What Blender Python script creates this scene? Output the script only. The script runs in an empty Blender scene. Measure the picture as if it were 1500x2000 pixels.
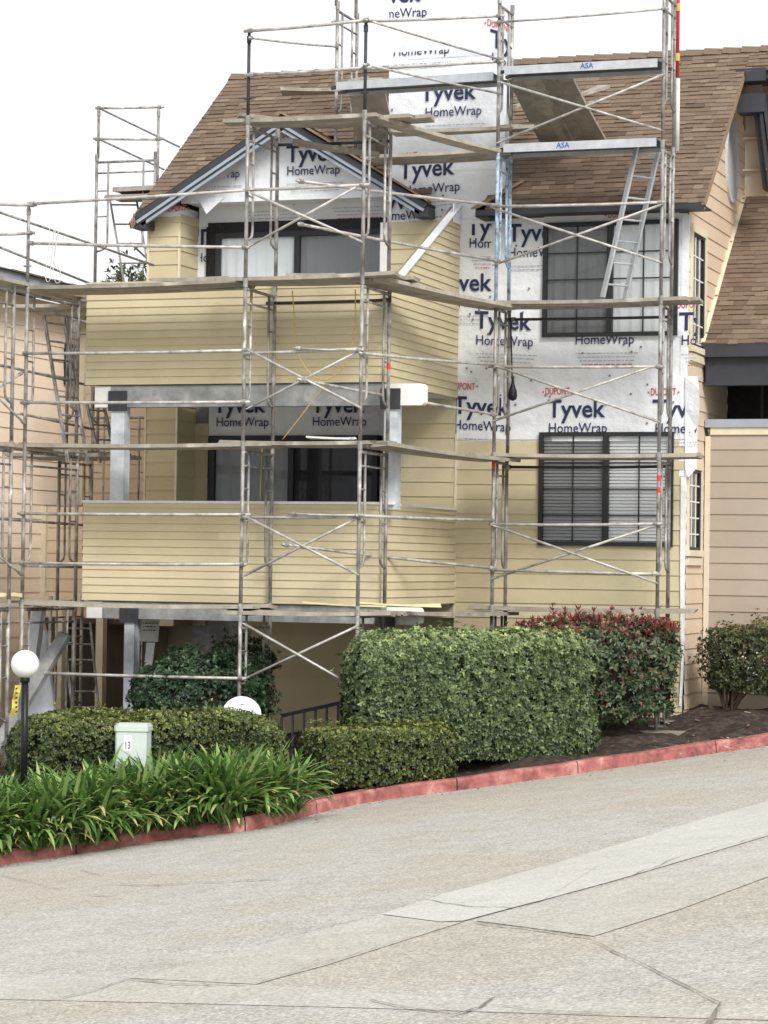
import bpy, bmesh, math, random
import numpy as np
from mathutils import Vector, Matrix, Quaternion
random.seed(7); rng = np.random.default_rng(11)
S = bpy.context.scene
COL = S.collection
# ---------------------------------------------------------------- camera, sky, sun, exposure
# world axes: x along the house front (to the right), y into the house, z up; origin = house corner at the ground
F = 5000.0; TH = math.radians(19); AL = math.atan(100/5000); RO = math.radians(.8)
CAM = Vector((7.25, -33.25, 1.93))
_R = Vector((math.cos(TH), math.sin(TH), 0)); _W = Vector((-math.sin(TH), math.cos(TH), 0)); _Z = Vector((0, 0, 1))
FW = _W*math.cos(AL) + _Z*math.sin(AL); _UP = -_W*math.sin(AL) + _Z*math.cos(AL)
CR = _R*math.cos(RO) + _UP*math.sin(RO); CU = -_R*math.sin(RO) + _UP*math.cos(RO)
cam = bpy.data.cameras.new("camera"); cam.sensor_width = 36; cam.lens = F/2000*36; cam.clip_end = 2000; cam.clip_start = .5
camo = bpy.data.objects.new("camera", cam); COL.objects.link(camo); S.camera = camo
camo.matrix_world = Matrix((( CR.x, CU.x, -FW.x, CAM.x), (CR.y, CU.y, -FW.y, CAM.y), (CR.z, CU.z, -FW.z, CAM.z), (0, 0, 0, 1)))
SUN_EL = math.radians(40); SUN_AZ = math.radians(138)      # azimuth measured from +y clockwise (towards +x)
w = bpy.data.worlds.new("World"); S.world = w; w.use_nodes = True
nt = w.node_tree; bg = nt.nodes['Background']
sky = nt.nodes.new('ShaderNodeTexSky'); sky.sky_type = 'NISHITA'; sky.sun_disc = False
sky.sun_elevation = SUN_EL; sky.sun_rotation = SUN_AZ; sky.dust_density = 4.0; sky.air_density = 1.0; sky.ozone_density = 1.0
hs = nt.nodes.new('ShaderNodeHueSaturation'); hs.inputs['Saturation'].default_value = .12
mx = nt.nodes.new('ShaderNodeMix'); mx.data_type = 'RGBA'; mx.inputs[0].default_value = .6
mx.inputs[7].default_value = (9.3, 9.5, 9.8, 1)            # even cloud cover over the clear-sky gradient
nt.links.new(sky.outputs[0], hs.inputs['Color']); nt.links.new(hs.outputs[0], mx.inputs[6]); nt.links.new(mx.outputs[2], bg.inputs[0])
bg.inputs[1].default_value = .08
sl = bpy.data.lights.new("sun", 'SUN'); sl.energy = 1.5; sl.angle = math.radians(20); sl.color = (1, .96, .9)
so = bpy.data.objects.new("sun", sl); COL.objects.link(so)
sd = Vector((math.sin(SUN_AZ)*math.cos(SUN_EL), math.cos(SUN_AZ)*math.cos(SUN_EL), math.sin(SUN_EL)))
so.rotation_euler = sd.to_track_quat('Z', 'Y').to_euler()
S.view_settings.view_transform = 'Standard'; S.view_settings.look = 'None'; S.view_settings.gamma = 1
S.view_settings.exposure = .92
S.cycles.max_bounces = 6; S.cycles.transparent_max_bounces = 12

# pixel of the photograph -> point on a real plane of the place
def ray(px, py): return FW + CR*((px-750)/F) + CU*(-(py-1000)/F)
def PV(px, py, v): d = ray(px, py); return CAM + d*((v-CAM.y)/d.y)
def PU(px, py, u): d = ray(px, py); return CAM + d*((u-CAM.x)/d.x)
def PD(px, py, dep): return CAM + ray(px, py)*dep
GA, GB, GC = -.44637, .13118, .01114
def gz(x, y): return GA + GB*x + GC*y
def PG(px, py, dz=0):
    d = ray(px, py); t = (GA+dz+GB*CAM.x+GC*CAM.y-CAM.z)/(d.z-GB*d.x-GC*d.y); return CAM + d*t
# ---------------------------------------------------------------- materials
def srgb(*c): return tuple(((x/255)/12.92 if x/255 <= .04045 else ((x/255+.055)/1.055)**2.4) for x in c) + (1,)
def M(name, col, rough=.8, var=.12, scale=4., stretch=(1, 1, 1), bump=0., bscale=60., spec=.3, metal=0., tint=None, cols=None, rand=.0, trans=0., fac=(.35, .65), detail=5, sheen=0):
    m = bpy.data.materials.new(name); m.use_nodes = True; n = m.node_tree.nodes; l = m.node_tree.links
    b = n['Principled BSDF']; b.inputs['Roughness'].default_value = rough; b.inputs['Metallic'].default_value = metal
    b.inputs['Specular IOR Level'].default_value = spec
    tc = n.new('ShaderNodeTexCoord'); mp = n.new('ShaderNodeMapping'); mp.inputs['Scale'].default_value = stretch
    l.new(tc.outputs['Object'], mp.inputs[0])
    oi = n.new('ShaderNodeObjectInfo')
    if rand:
        cm = n.new('ShaderNodeVectorMath'); cm.operation = 'SCALE'; l.new(oi.outputs['Random'], cm.inputs['Scale']); cm.inputs[0].default_value = (37, 53, 71)
        l.new(cm.outputs[0], mp.inputs['Location'])
    no = n.new('ShaderNodeTexNoise'); no.inputs['Scale'].default_value = scale; no.inputs['Detail'].default_value = detail; no.inputs['Roughness'].default_value = .65
    l.new(mp.outputs[0], no.inputs['Vector'])
    if tint:
        at = n.new('ShaderNodeAttribute'); at.attribute_name = 'tint'
        cr = n.new('ShaderNodeValToRGB'); e = cr.color_ramp.elements
        for i, c in enumerate(tint):
            p = i/(len(tint)-1)
            if i < 2: e[i].position = p if i == 0 else 1
            if i == 0: e[0].color = c
            elif i == len(tint)-1: e[len(e)-1].color = c
            else: q = e.new(p); q.color = c
        l.new(at.outputs['Fac'], cr.inputs[0]); base = cr.outputs[0]
    else: base = None
    if cols:
        cr2 = n.new('ShaderNodeValToRGB'); e = cr2.color_ramp.elements
        for i, (p, c) in enumerate(cols):
            if i < 2: e[i].position = p; e[i].color = c
            else: q = e.new(p); q.color = c
        l.new(no.outputs[0], cr2.inputs[0]); l.new(cr2.outputs[0], b.inputs['Base Color'])
    else:
        mr = n.new('ShaderNodeMapRange'); mr.inputs[1].default_value = fac[0]; mr.inputs[2].default_value = fac[1]
        mr.inputs[3].default_value = 1-var; mr.inputs[4].default_value = 1+var; l.new(no.outputs[0], mr.inputs[0])
        vm = n.new('ShaderNodeVectorMath'); vm.operation = 'SCALE'; l.new(mr.outputs[0], vm.inputs['Scale'])
        if base: l.new(base, vm.inputs[0])
        else: vm.inputs[0].default_value = col[:3]
        out = vm.outputs[0]
        if rand:
            m2 = n.new('ShaderNodeMapRange'); m2.inputs[3].default_value = 1-rand; m2.inputs[4].default_value = 1+rand; l.new(oi.outputs['Random'], m2.inputs[0])
            v2 = n.new('ShaderNodeVectorMath'); v2.operation = 'SCALE'; l.new(out, v2.inputs[0]); l.new(m2.outputs[0], v2.inputs['Scale']); out = v2.outputs[0]
        l.new(out, b.inputs['Base Color'])
    if bump:
        n2 = n.new('ShaderNodeTexNoise'); n2.inputs['Scale'].default_value = bscale; n2.inputs['Detail'].default_value = 4; l.new(mp.outputs[0], n2.inputs['Vector'])
        bp = n.new('ShaderNodeBump'); bp.inputs['Strength'].default_value = bump; bp.inputs['Distance'].default_value = .02
        l.new(n2.outputs[0], bp.inputs['Height']); l.new(bp.outputs[0], b.inputs['Normal'])
    if trans:
        t = n.new('ShaderNodeBsdfTranslucent'); ms = n.new('ShaderNodeMixShader'); ms.inputs[0].default_value = trans
        src = b.inputs['Base Color'].links[0].from_socket; l.new(src, t.inputs['Color'])
        l.new(b.outputs[0], ms.inputs[1]); l.new(t.outputs[0], ms.inputs[2]); l.new(ms.outputs[0], n['Material Output'].inputs[0])
    return m
def glass(name, refl=.5, col=(.96, .97, .97, 1)):
    m = bpy.data.materials.new(name); m.use_nodes = True; n = m.node_tree.nodes; l = m.node_tree.links
    n.remove(n['Principled BSDF'])
    t = n.new('ShaderNodeBsdfTransparent'); t.inputs[0].default_value = col
    g = n.new('ShaderNodeBsdfGlossy'); g.inputs['Roughness'].default_value = .03
    fr = n.new('ShaderNodeFresnel'); fr.inputs[0].default_value = 1.5
    mm = n.new('ShaderNodeMath'); mm.operation = 'MULTIPLY'; mm.inputs[1].default_value = refl*2; l.new(fr.outputs[0], mm.inputs[0])
    ms = n.new('ShaderNodeMixShader'); l.new(mm.outputs[0], ms.inputs[0]); l.new(t.outputs[0], ms.inputs[1]); l.new(g.outputs[0], ms.inputs[2])
    l.new(ms.outputs[0], n['Material Output'].inputs[0]); return m
Mt = {}
Mt['yellow'] = M('yellow_siding', srgb(196, 178, 128), .75, .06, 1.6, bump=.05, bscale=30, tint=[srgb(192, 180, 147), srgb(197, 186, 154), srgb(201, 190, 159)])
Mt['tan'] = M('tan_siding', srgb(208, 178, 148), .75, .05, 1.2, bump=.05, bscale=30, tint=[srgb(205, 184, 160), srgb(210, 190, 166), srgb(214, 194, 171)])
Mt['tan2'] = M('taupe_siding', srgb(196, 174, 150), .75, .05, 1.2, bump=.05, bscale=30, tint=[srgb(164, 151, 136), srgb(169, 156, 141), srgb(174, 161, 147)])
Mt['peach'] = M('peach_siding', srgb(228, 190, 155), .75, .05, 1.2, tint=[srgb(242, 224, 204), srgb(245, 228, 209), srgb(247, 231, 214)])
Mt['cream'] = M('cream_trim', srgb(214, 204, 180), .6, .06, 5)
Mt['white'] = M('white_paint', srgb(226, 226, 222), .55, .06, 5)
Mt['primer'] = M('grey_primer', srgb(190, 196, 202), .6, .10, 3, cols=[(.3, srgb(160, 166, 172)), (.5, srgb(190, 196, 203)), (.7, srgb(214, 218, 222))])
Mt['greybeam'] = M('weathered_beam', srgb(150, 152, 152), .75, .15, 4, cols=[(.35, srgb(124, 126, 126)), (.55, srgb(152, 154, 154)), (.75, srgb(186, 186, 184))])
Mt['blue'] = M('blue_grey_fascia', srgb(152, 162, 174), .6, .08, 4)
Mt['dark'] = M('dark_trim', srgb(58, 60, 66), .55, .12, 4)
Mt['black'] = M('black_flashing_and_shade', srgb(22, 22, 24), .45, .3, 14, bump=.8, bscale=18)
Mt['frame'] = M('window_frame', srgb(44, 45, 48), .45, .1, 6)
Mt['wrap'] = M('house_wrap', srgb(225, 228, 232), .45, .04, 2.5, bump=1.0, bscale=3.6, spec=.4)
Mt['wrap'].node_tree.nodes['Bump'].inputs['Distance'].default_value = .045
Mt['navy'] = M('navy_print', srgb(44, 50, 84), .6, .08, 9)
Mt['red'] = M('red_print', srgb(196, 70, 66), .6, .15, 9)
Mt['grey_ink'] = M('grey_print', srgb(168, 170, 176), .6, .1, 9)
Mt['nail'] = M('nail_caps', srgb(120, 120, 122), .6, .1, 9)
Mt['shingle'] = M('shingles', srgb(150, 118, 92), .95, .16, 60, bump=.35, bscale=220, spec=.1, detail=3,
    tint=[srgb(88, 75, 64), srgb(107, 92, 79), srgb(118, 102, 88), srgb(129, 113, 98), srgb(149, 132, 115)])
Mt['cap'] = M('ridge_cap', srgb(146, 124, 104), .95, .14, 40, bump=.3, bscale=200, spec=.1)
Mt['plank'] = M('scaffold_board', srgb(156, 149, 137), .85, .2, 5, stretch=(1, 1, 1), bump=.3, bscale=25, rand=.16,
    cols=None)
Mt['alu'] = M('aluminium', srgb(190, 194, 198), .4, .12, 6, metal=.45, bump=.1, bscale=40)
Mt['alud'] = M('aluminium_dark', srgb(74, 78, 80), .5, .12, 6, metal=.3)
Mt['steel'] = M('scaffold_steel', srgb(130, 128, 124), .55, .2, 9, stretch=(1, 1, .5), metal=.25, rand=.5,
    cols=[(.28, srgb(80, 68, 60)), (.39, srgb(118, 113, 109)), (.52, srgb(146, 144, 141)), (.62, srgb(170, 168, 164)), (.70, srgb(214, 213, 209))])
Mt['steel2'] = M('scaffold_tube', srgb(160, 155, 148), .5, .2, 7, metal=.25, rand=.5,
    cols=[(.28, srgb(116, 102, 90)), (.42, srgb(164, 160, 154)), (.58, srgb(188, 186, 181)), (.72, srgb(216, 214, 209))])
Mt['bluesteel'] = M('blue_painted_steel', srgb(150, 175, 196), .5, .2, 8, rand=.4,
    cols=[(.34, srgb(96, 96, 98)), (.46, srgb(140, 160, 178)), (.6, srgb(168, 192, 212)), (.72, srgb(212, 214, 214))])
Mt['darksteel'] = M('dark_steel', srgb(62, 64, 68), .5, .2, 8, metal=.2)
Mt['redsteel'] = M('red_steel', srgb(176, 58, 54), .5, .12, 8)
Mt['yellowp'] = M('yellow_paint', srgb(196, 166, 92), .6, .1, 8)
Mt['whitesteel'] = M('white_steel', srgb(206, 204, 198), .5, .12, 8)
Mt['redtape'] = M('red_tape', srgb(220, 60, 62), .5, .1, 8)
Mt['blueink'] = M('blue_paint', srgb(70, 104, 160), .6, .15, 14)
Mt['kerb'] = M('red_kerb_paint', srgb(178, 92, 88), .85, .2, 5, bump=.3, bscale=50,
    cols=[(.30, srgb(104, 70, 66)), (.42, srgb(142, 86, 82)), (.54, srgb(162, 102, 97)), (.70, srgb(188, 140, 131))])
Mt['soil'] = M('mulch', srgb(72, 58, 48), .95, .4, 9, bump=1.0, bscale=45, cols=[(.32, srgb(36, 31, 28)), (.5, srgb(62, 53, 46)), (.64, srgb(84, 73, 64)), (.76, srgb(136, 124, 110))])
Mt['curtL'] = M('screened_curtain', srgb(172, 175, 177), .9, .08, 2)  # darker copy of the pale curtain; the insect screen's dimming is in the colour
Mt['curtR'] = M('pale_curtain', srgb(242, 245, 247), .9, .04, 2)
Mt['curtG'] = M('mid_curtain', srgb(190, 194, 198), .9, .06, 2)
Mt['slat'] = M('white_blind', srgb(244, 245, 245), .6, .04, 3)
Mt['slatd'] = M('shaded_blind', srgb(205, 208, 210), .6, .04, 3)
Mt['glass'] = glass('window_glass', .3); Mt['screen'] = glass('screened_glass', .3, (.72, .72, .72, 1))
Mt['brown'] = M('brown_door', srgb(74, 66, 60), .6, .15, 3, stretch=(3, 3, .6))
Mt['globe'] = M('white_globe', srgb(240, 240, 238), .35, .01, 2, spec=.5)
Mt['blackm'] = M('black_metal', srgb(24, 25, 30), .4, .15, 9)
Mt['mint'] = M('green_cabinet', srgb(192, 203, 197), .55, .05, 6, bump=.05)
Mt['plastic'] = M('white_plastic', srgb(232, 232, 234), .4, .04, 5)
Mt['rope'] = M('white_rope', srgb(200, 198, 192), .8, .1, 30)
Mt['yrope'] = M('yellow_rope', srgb(200, 174, 104), .8, .15, 30)
Mt['lumber'] = M('pale_lumber', srgb(216, 204, 158), .7, .08, 4)
Mt['paper'] = M('paper', srgb(206, 206, 204), .8, .05, 4, bump=.4, bscale=6)
Mt['ink'] = M('ink', srgb(60, 60, 66), .8, .1, 9)
Mt['stem'] = M('stems', srgb(84, 70, 58), .9, .25, 12, bump=.4)
Mt['yellowtape'] = M('caution_tape', srgb(206, 192, 84), .5, .1, 8)
Mt['rag'] = M('cloth', srgb(214, 208, 200), .9, .1, 8, bump=.8, bscale=14)
Mt['crack'] = M('crack_fill', srgb(126, 120, 111), .95, .3, 12)
def leafmat(n, cols, tr=.22, rough=.42): return M(n, cols[0], rough, .12, 6, tint=cols, spec=.45, trans=tr)
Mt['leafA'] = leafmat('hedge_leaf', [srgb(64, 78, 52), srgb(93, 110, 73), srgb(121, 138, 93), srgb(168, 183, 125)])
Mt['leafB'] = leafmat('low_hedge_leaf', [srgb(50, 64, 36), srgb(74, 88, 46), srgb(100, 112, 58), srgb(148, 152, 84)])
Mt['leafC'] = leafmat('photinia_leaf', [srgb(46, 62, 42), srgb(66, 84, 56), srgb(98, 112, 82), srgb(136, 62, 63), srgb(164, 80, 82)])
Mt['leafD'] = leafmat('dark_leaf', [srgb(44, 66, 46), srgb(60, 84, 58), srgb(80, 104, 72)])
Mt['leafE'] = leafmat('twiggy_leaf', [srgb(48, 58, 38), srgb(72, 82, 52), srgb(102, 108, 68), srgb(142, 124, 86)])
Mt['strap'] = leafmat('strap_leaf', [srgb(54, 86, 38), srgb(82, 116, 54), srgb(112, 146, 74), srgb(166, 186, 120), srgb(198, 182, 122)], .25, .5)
Mt['core'] = M('shade_core', srgb(30, 32, 22), .95, .4, 14, bump=.6)  # solid dark core added inside the leaves; inner shade put into its colour
# plank grain: long dark streaks and a few splashes of plaster
def tune_plank(m):
    n = m.node_tree.nodes; l = m.node_tree.links; b = n['Principled BSDF']
    src = b.inputs['Base Color'].links[0].from_socket
    mp = n.new('ShaderNodeMapping'); tc = n.new('ShaderNodeTexCoord'); l.new(tc.outputs['Object'], mp.inputs[0]); mp.inputs['Scale'].default_value = (1.2, 1.2, 9)
    no = n.new('ShaderNodeTexNoise'); no.inputs['Scale'].default_value = 2.2; no.inputs['Detail'].default_value = 6; l.new(tc.outputs['Object'], no.inputs['Vector'])
    cr = n.new('ShaderNodeValToRGB'); cr.color_ramp.elements[0].position = .6; cr.color_ramp.elements[1].position = .72
    l.new(no.outputs[0], cr.inputs[0]); mx = n.new('ShaderNodeMix'); mx.data_type = 'RGBA'; l.new(cr.outputs[0], mx.inputs[0]); l.new(src, mx.inputs[6]); mx.inputs[7].default_value = srgb(184, 178, 166)
    l.new(mx.outputs[2], b.inputs['Base Color'])
tune_plank(Mt['plank'])
# road: exposed-aggregate concrete, speckled, with broad worn patches
def roadmat(name, a, b_, c, speck=.5):
    m = bpy.data.materials.new(name); m.use_nodes = True; n = m.node_tree.nodes; l = m.node_tree.links; b = n['Principled BSDF']
    b.inputs['Roughness'].default_value = .9; b.inputs['Specular IOR Level'].default_value = .2
    tc = n.new('ShaderNodeTexCoord')
    def noise(s, d=4, r=.6):
        x = n.new('ShaderNodeTexNoise'); x.inputs['Scale'].default_value = s; x.inputs['Detail'].default_value = d; x.inputs['Roughness'].default_value = r; l.new(tc.outputs['Object'], x.inputs['Vector']); return x
    n1 = noise(.35); n2 = noise(46, 3, .75); n3 = noise(2.2, 6, .75)
    vo = n.new('ShaderNodeTexVoronoi'); vo.inputs['Scale'].default_value = 62; l.new(tc.outputs['Object'], vo.inputs['Vector'])
    def mix(f, x, y):
        q = n.new('ShaderNodeMix'); q.data_type = 'RGBA'; l.new(f, q.inputs[0])
        for i, z in ((6, x), (7, y)):
            if isinstance(z, tuple): q.inputs[i].default_value = z
            else: l.new(z, q.inputs[i])
        return q.outputs[2]
    def ramp(s, p0, p1):
        r = n.new('ShaderNodeMapRange'); r.inputs[1].default_value = p0; r.inputs[2].default_value = p1; l.new(s, r.inputs[0]); return r.outputs[0]
    c1 = mix(ramp(n1.outputs[0], .42, .58), a, b_)
    c2 = mix(ramp(n3.outputs[0], .45, .75), c1, c)
    r = n.new('ShaderNodeMapRange'); r.inputs[1].default_value = .35; r.inputs[2].default_value = .68; r.inputs[3].default_value = 1-.34*speck; r.inputs[4].default_value = 1+.24*speck; l.new(n2.outputs[0], r.inputs[0])
    sv = n.new('ShaderNodeVectorMath'); sv.operation = 'SCALE'; l.new(c2, sv.inputs[0]); l.new(r.outputs[0], sv.inputs['Scale'])
    bw = n.new('ShaderNodeSeparateColor'); l.new(vo.outputs['Color'], bw.inputs[0])
    r2 = n.new('ShaderNodeMapRange'); r2.inputs[3].default_value = 1-.3*speck; r2.inputs[4].default_value = 1+.22*speck; l.new(bw.outputs[0], r2.inputs[0])
    sv2 = n.new('ShaderNodeVectorMath'); sv2.operation = 'SCALE'; l.new(sv.outputs[0], sv2.inputs[0]); l.new(r2.outputs[0], sv2.inputs['Scale'])
    l.new(sv2.outputs[0], b.inputs['Base Color'])
    bp = n.new('ShaderNodeBump'); bp.inputs['Strength'].default_value = .35*speck+.05; bp.inputs['Distance'].default_value = .01; l.new(n2.outputs[0], bp.inputs['Height']); l.new(bp.outputs[0], b.inputs['Normal'])
    return m
Mt['road'] = roadmat('exposed_aggregate', srgb(181, 175, 163), srgb(184, 181, 174), srgb(168, 162, 151), .95)
Mt['slab'] = roadmat('smooth_concrete', srgb(190, 187, 178), srgb(194, 192, 184), srgb(180, 177, 168), .45); Mt['worn'] = roadmat('worn_concrete', srgb(184, 180, 169), srgb(187, 184, 176), srgb(172, 167, 157), .7)
# ---------------------------------------------------------------- mesh helpers
ORG = {}
class MB:
    def __init__(s): s.v = []; s.f = []; s.m = []; s.t = []
    def face(s, pts, m=0, t=.5):
        i = len(s.v); s.v += [tuple(p) for p in pts]; s.f.append(tuple(range(i, i+len(pts)))); s.m.append(m); s.t.append(t)
    def hexa(s, p, m=0, t=.5):
        i = len(s.v); s.v += [tuple(q) for q in p]
        for f in ((0, 3, 2, 1), (4, 5, 6, 7), (0, 1, 5, 4), (1, 2, 6, 5), (2, 3, 7, 6), (3, 0, 4, 7)):
            s.f.append(tuple(i+k for k in f)); s.m.append(m); s.t.append(t)
        return s
    def box(s, x0, x1, y0, y1, z0, z1, m=0, t=.5):
        return s.hexa([(x0, y0, z0), (x1, y0, z0), (x1, y1, z0), (x0, y1, z0), (x0, y0, z1), (x1, y0, z1), (x1, y1, z1), (x0, y1, z1)], m, t)
    def beam(s, p, q, w, h, m=0, side=None, t=.5):   # rectangular bar p->q, w across, h along up-ish
        p = Vector(p); q = Vector(q); d = (q-p).normalized()
        a = Vector(side).normalized() if side else d.cross(_Z)
        if a.length < .01: a = Vector((1, 0, 0))
        a.normalize(); b = a.cross(d).normalized(); a = a*(w/2); b = b*(h/2)
        return s.hexa([p-a-b, p+a-b, p+a+b, p-a+b, q-a-b, q+a-b, q+a+b, q-a+b], m, t)
    def tube(s, pts, r, n=8, m=0, cap=True):
        pts = [Vector(p) for p in pts]; rr = r if isinstance(r, (list, tuple)) else [r]*len(pts); rings = []
        ref = None
        for k, p in enumerate(pts):
            d = (pts[min(k+1, len(pts)-1)]-pts[max(k-1, 0)])
            if d.length < 1e-9: d = Vector((0, 0, 1))
            d.normalize()
            if ref is None:
                ref = Vector((1, 0, 0)) if abs(d.x) < .9 else Vector((0, 1, 0))
            a = (ref-d*ref.dot(d)).normalized(); b = d.cross(a); ref = a
            i = len(s.v); s.v += [tuple(p+(a*math.cos(2*math.pi*j/n)+b*math.sin(2*math.pi*j/n))*rr[k]) for j in range(n)]; rings.append(i)
        for a, b in zip(rings, rings[1:]):
            for j in range(n):
                s.f.append((a+j, a+(j+1) % n, b+(j+1) % n, b+j)); s.m.append(m); s.t.append(.5)
        if cap:
            s.f.append(tuple(rings[0]+j for j in reversed(range(n)))); s.m.append(m); s.t.append(.5)
            s.f.append(tuple(rings[-1]+j for j in range(n))); s.m.append(m); s.t.append(.5)
        return s
    def lathe(s, c, prof, n=20, m=0):                # prof: (radius, z) pairs
        c = Vector(c); R = []
        for r, z in prof:
            i = len(s.v); s.v += [(c.x+r*math.cos(2*math.pi*j/n), c.y+r*math.sin(2*math.pi*j/n), c.z+z) for j in range(n)]; R.append(i)
        for a, b in zip(R, R[1:]):
            for j in range(n): s.f.append((a+j, a+(j+1) % n, b+(j+1) % n, b+j)); s.m.append(m); s.t.append(.5)
        s.f.append(tuple(R[0]+j for j in reversed(range(n)))); s.m.append(m); s.t.append(.5)
        s.f.append(tuple(R[-1]+j for j in range(n))); s.m.append(m); s.t.append(.5)
        return s
    def prism(s, poly, d, m=0, t=.5):                # poly: 3-d points, d: extrusion vector
        d = Vector(d); a = [Vector(p) for p in poly]; b = [p+d for p in a]; n = len(a)
        s.face(list(reversed(a)), m, t); s.face(b, m, t)
        for i in range(n): s.face([a[i], a[(i+1) % n], b[(i+1) % n], b[i]], m, t)
        return s
    def clip(s, planes):                             # keep the side the plane normal points AWAY from
        me = bpy.data.meshes.new('tmp'); me.from_pydata(s.v, [], s.f); bm = bmesh.new(); bm.from_mesh(me); bpy.data.meshes.remove(me)
        L = bm.faces.layers.float.new('tint'); bm.faces.ensure_lookup_table()
        for f, m, t in zip(bm.faces, s.m, s.t): f.material_index = m; f[L] = t
        for co, no in planes:
            bmesh.ops.bisect_plane(bm, geom=bm.verts[:]+bm.edges[:]+bm.faces[:], plane_co=Vector(co), plane_no=Vector(no), clear_outer=True)
        bm.verts.index_update(); s.v = [tuple(v.co) for v in bm.verts]; s.f = [tuple(v.index for v in f.verts) for f in bm.faces]
        s.m = [f.material_index for f in bm.faces]; s.t = [f[L] for f in bm.faces]; bm.free(); return s
    def build(s, name, mats, parent=None, org=None, smooth=False):
        mats = mats if isinstance(mats, (list, tuple)) else [mats]
        V_ = np.array(s.v, dtype=float)
        if parent is not None: o3 = ORG[parent.name]
        elif org is not None: o3 = Vector(org)
        else: lo = V_.min(0); hi = V_.max(0); o3 = Vector(((lo[0]+hi[0])/2, (lo[1]+hi[1])/2, lo[2]))
        V_ = V_ - np.array(o3)
        me = bpy.data.meshes.new(name); me.from_pydata(V_.tolist(), [], s.f)
        for m in mats: me.materials.append(Mt[m] if isinstance(m, str) else m)
        me.polygons.foreach_set('material_index', s.m)
        at = me.attributes.new('tint', 'FLOAT', 'FACE'); at.data.foreach_set('value', s.t)
        if smooth: me.polygons.foreach_set('use_smooth', [True]*len(s.f))
        me.update(); o = bpy.data.objects.new(name, me); COL.objects.link(o); ORG[o.name] = o3
        if parent is not None: o.parent = parent
        else: o.location = o3
        return o
def tag(o, label=None, cat=None, group=None, kind=None):
    if label: o['label'] = label
    if cat: o['category'] = cat
    if group: o['group'] = group
    if kind: o['kind'] = kind
    return o
def thing(name, label, cat, loc=(0, 0, 0), group=None):
    o = bpy.data.objects.new(name, None); COL.objects.link(o); o.location = loc; o.empty_display_size = .2
    ORG[o.name] = Vector(loc); return tag(o, label, cat, group)
def copy_tree(o, parent=None):
    c = o.copy(); COL.objects.link(c); ORG[c.name] = ORG[o.name]
    if parent: c.parent = parent
    for ch in list(o.children): copy_tree(ch, c)
    return c
# ---------------------------------------------------------------- lap siding and shingles as real courses
def siding(mb, P, a, n, length, z0, z1, ex, holes=(), m=0, segs=True, zoff=0.):
    """boards from point P along unit a, outward n; holes in (s0,s1,z0,z1)"""
    P = Vector(P); a = Vector(a); n = Vector(n); k = 0
    zs = z0-((z0-zoff) % ex)
    while zs < z1-1e-4:
        lo, hi = max(zs, z0), min(zs+ex, z1)
        cuts = sorted({lo, hi} | {h for q in holes for h in q[2:4] if lo < h < hi})
        br = random.uniform(0, length) if segs and length > 1.5 and random.random() < .6 else None
        T = [random.random() for _ in range(3)]
        for c0, c1 in zip(cuts, cuts[1:]):
            iv = [(0, length)]
            for q in holes:
                if q[2] < (c0+c1)/2 < q[3]:
                    nv = []
                    for s0, s1 in iv:
                        if q[0] > s0: nv.append((s0, min(s1, q[0])))
                        if q[1] < s1: nv.append((max(s0, q[1]), s1))
                    iv = [x for x in nv if x[1]-x[0] > .002]
            if br is not None:
                nv = []
                for s0, s1 in iv: nv += [(s0, br-.0008), (br+.0008, s1)] if s0+.1 < br < s1-.1 else [(s0, s1)]
                iv = nv
            for s0, s1 in iv:
                d = lambda z: .020-.014*(z-zs)/ex
                A = P+a*s0; B = P+a*s1; t = T[0 if br is None or s0 < br else 1]
                q = [A+n*d(c0), B+n*d(c0), B+n*d(c1), A+n*d(c1)]; zz = [c0, c0, c1, c1]
                q = [Vector((v.x, v.y, z)) for v, z in zip(q, zz)]
                mb.face(q, m, t)
                A0 = Vector((A.x, A.y, c0)); B0 = Vector((B.x, B.y, c0)); A1 = Vector((A.x, A.y, c1)); B1 = Vector((B.x, B.y, c1))
                mb.face([A0, B0, q[1], q[0]], m, t); mb.face([A0, q[0], q[3], A1], m, t); mb.face([B0, B1, q[2], q[1]], m, t)
        zs += ex; k += 1
    return mb
def shingles(mb, P, a, s, length, up, ex=.112, m=0):
    """courses of tabs: P lower corner, a along the eave, s up the slope"""
    P = Vector(P); a = Vector(a).normalized(); s = Vector(s).normalized(); n = a.cross(s).normalized()
    if n.z < 0: n = -n
    k = 0
    while k*ex < up:
        x = -random.uniform(0, .3); y0 = k*ex; y1 = min(y0+ex*1.3, up+.01)
        while x < length:
            wd = random.choice((.12, .15, .18, .22, .26, .3))*random.uniform(.85, 1.15)
            x0, x1 = max(x, 0), min(x+wd, length)
            if x1-x0 > .01:
                h = random.choice((.014, .014, .024)); dn = random.choice((0, 0, -.012)); t = min(1, max(0, random.gauss(.50, .15)))
                A = P+a*x0+s*(y0+dn); B = P+a*(x1-.003)+s*(y0+dn); Cc = P+a*(x1-.003)+s*y1; D = P+a*x0+s*y1
                mb.face([A+n*h, B+n*h, Cc+n*.002, D+n*.002], m, t)
                mb.face([A-n*.002, B-n*.002, B+n*h, A+n*h], m, t*.9); mb.face([A, A+n*h, D+n*.002], m, t); mb.face([B, Cc+n*.002, B+n*h], m, t)
            x += wd
        k += 1
    return mb
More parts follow.
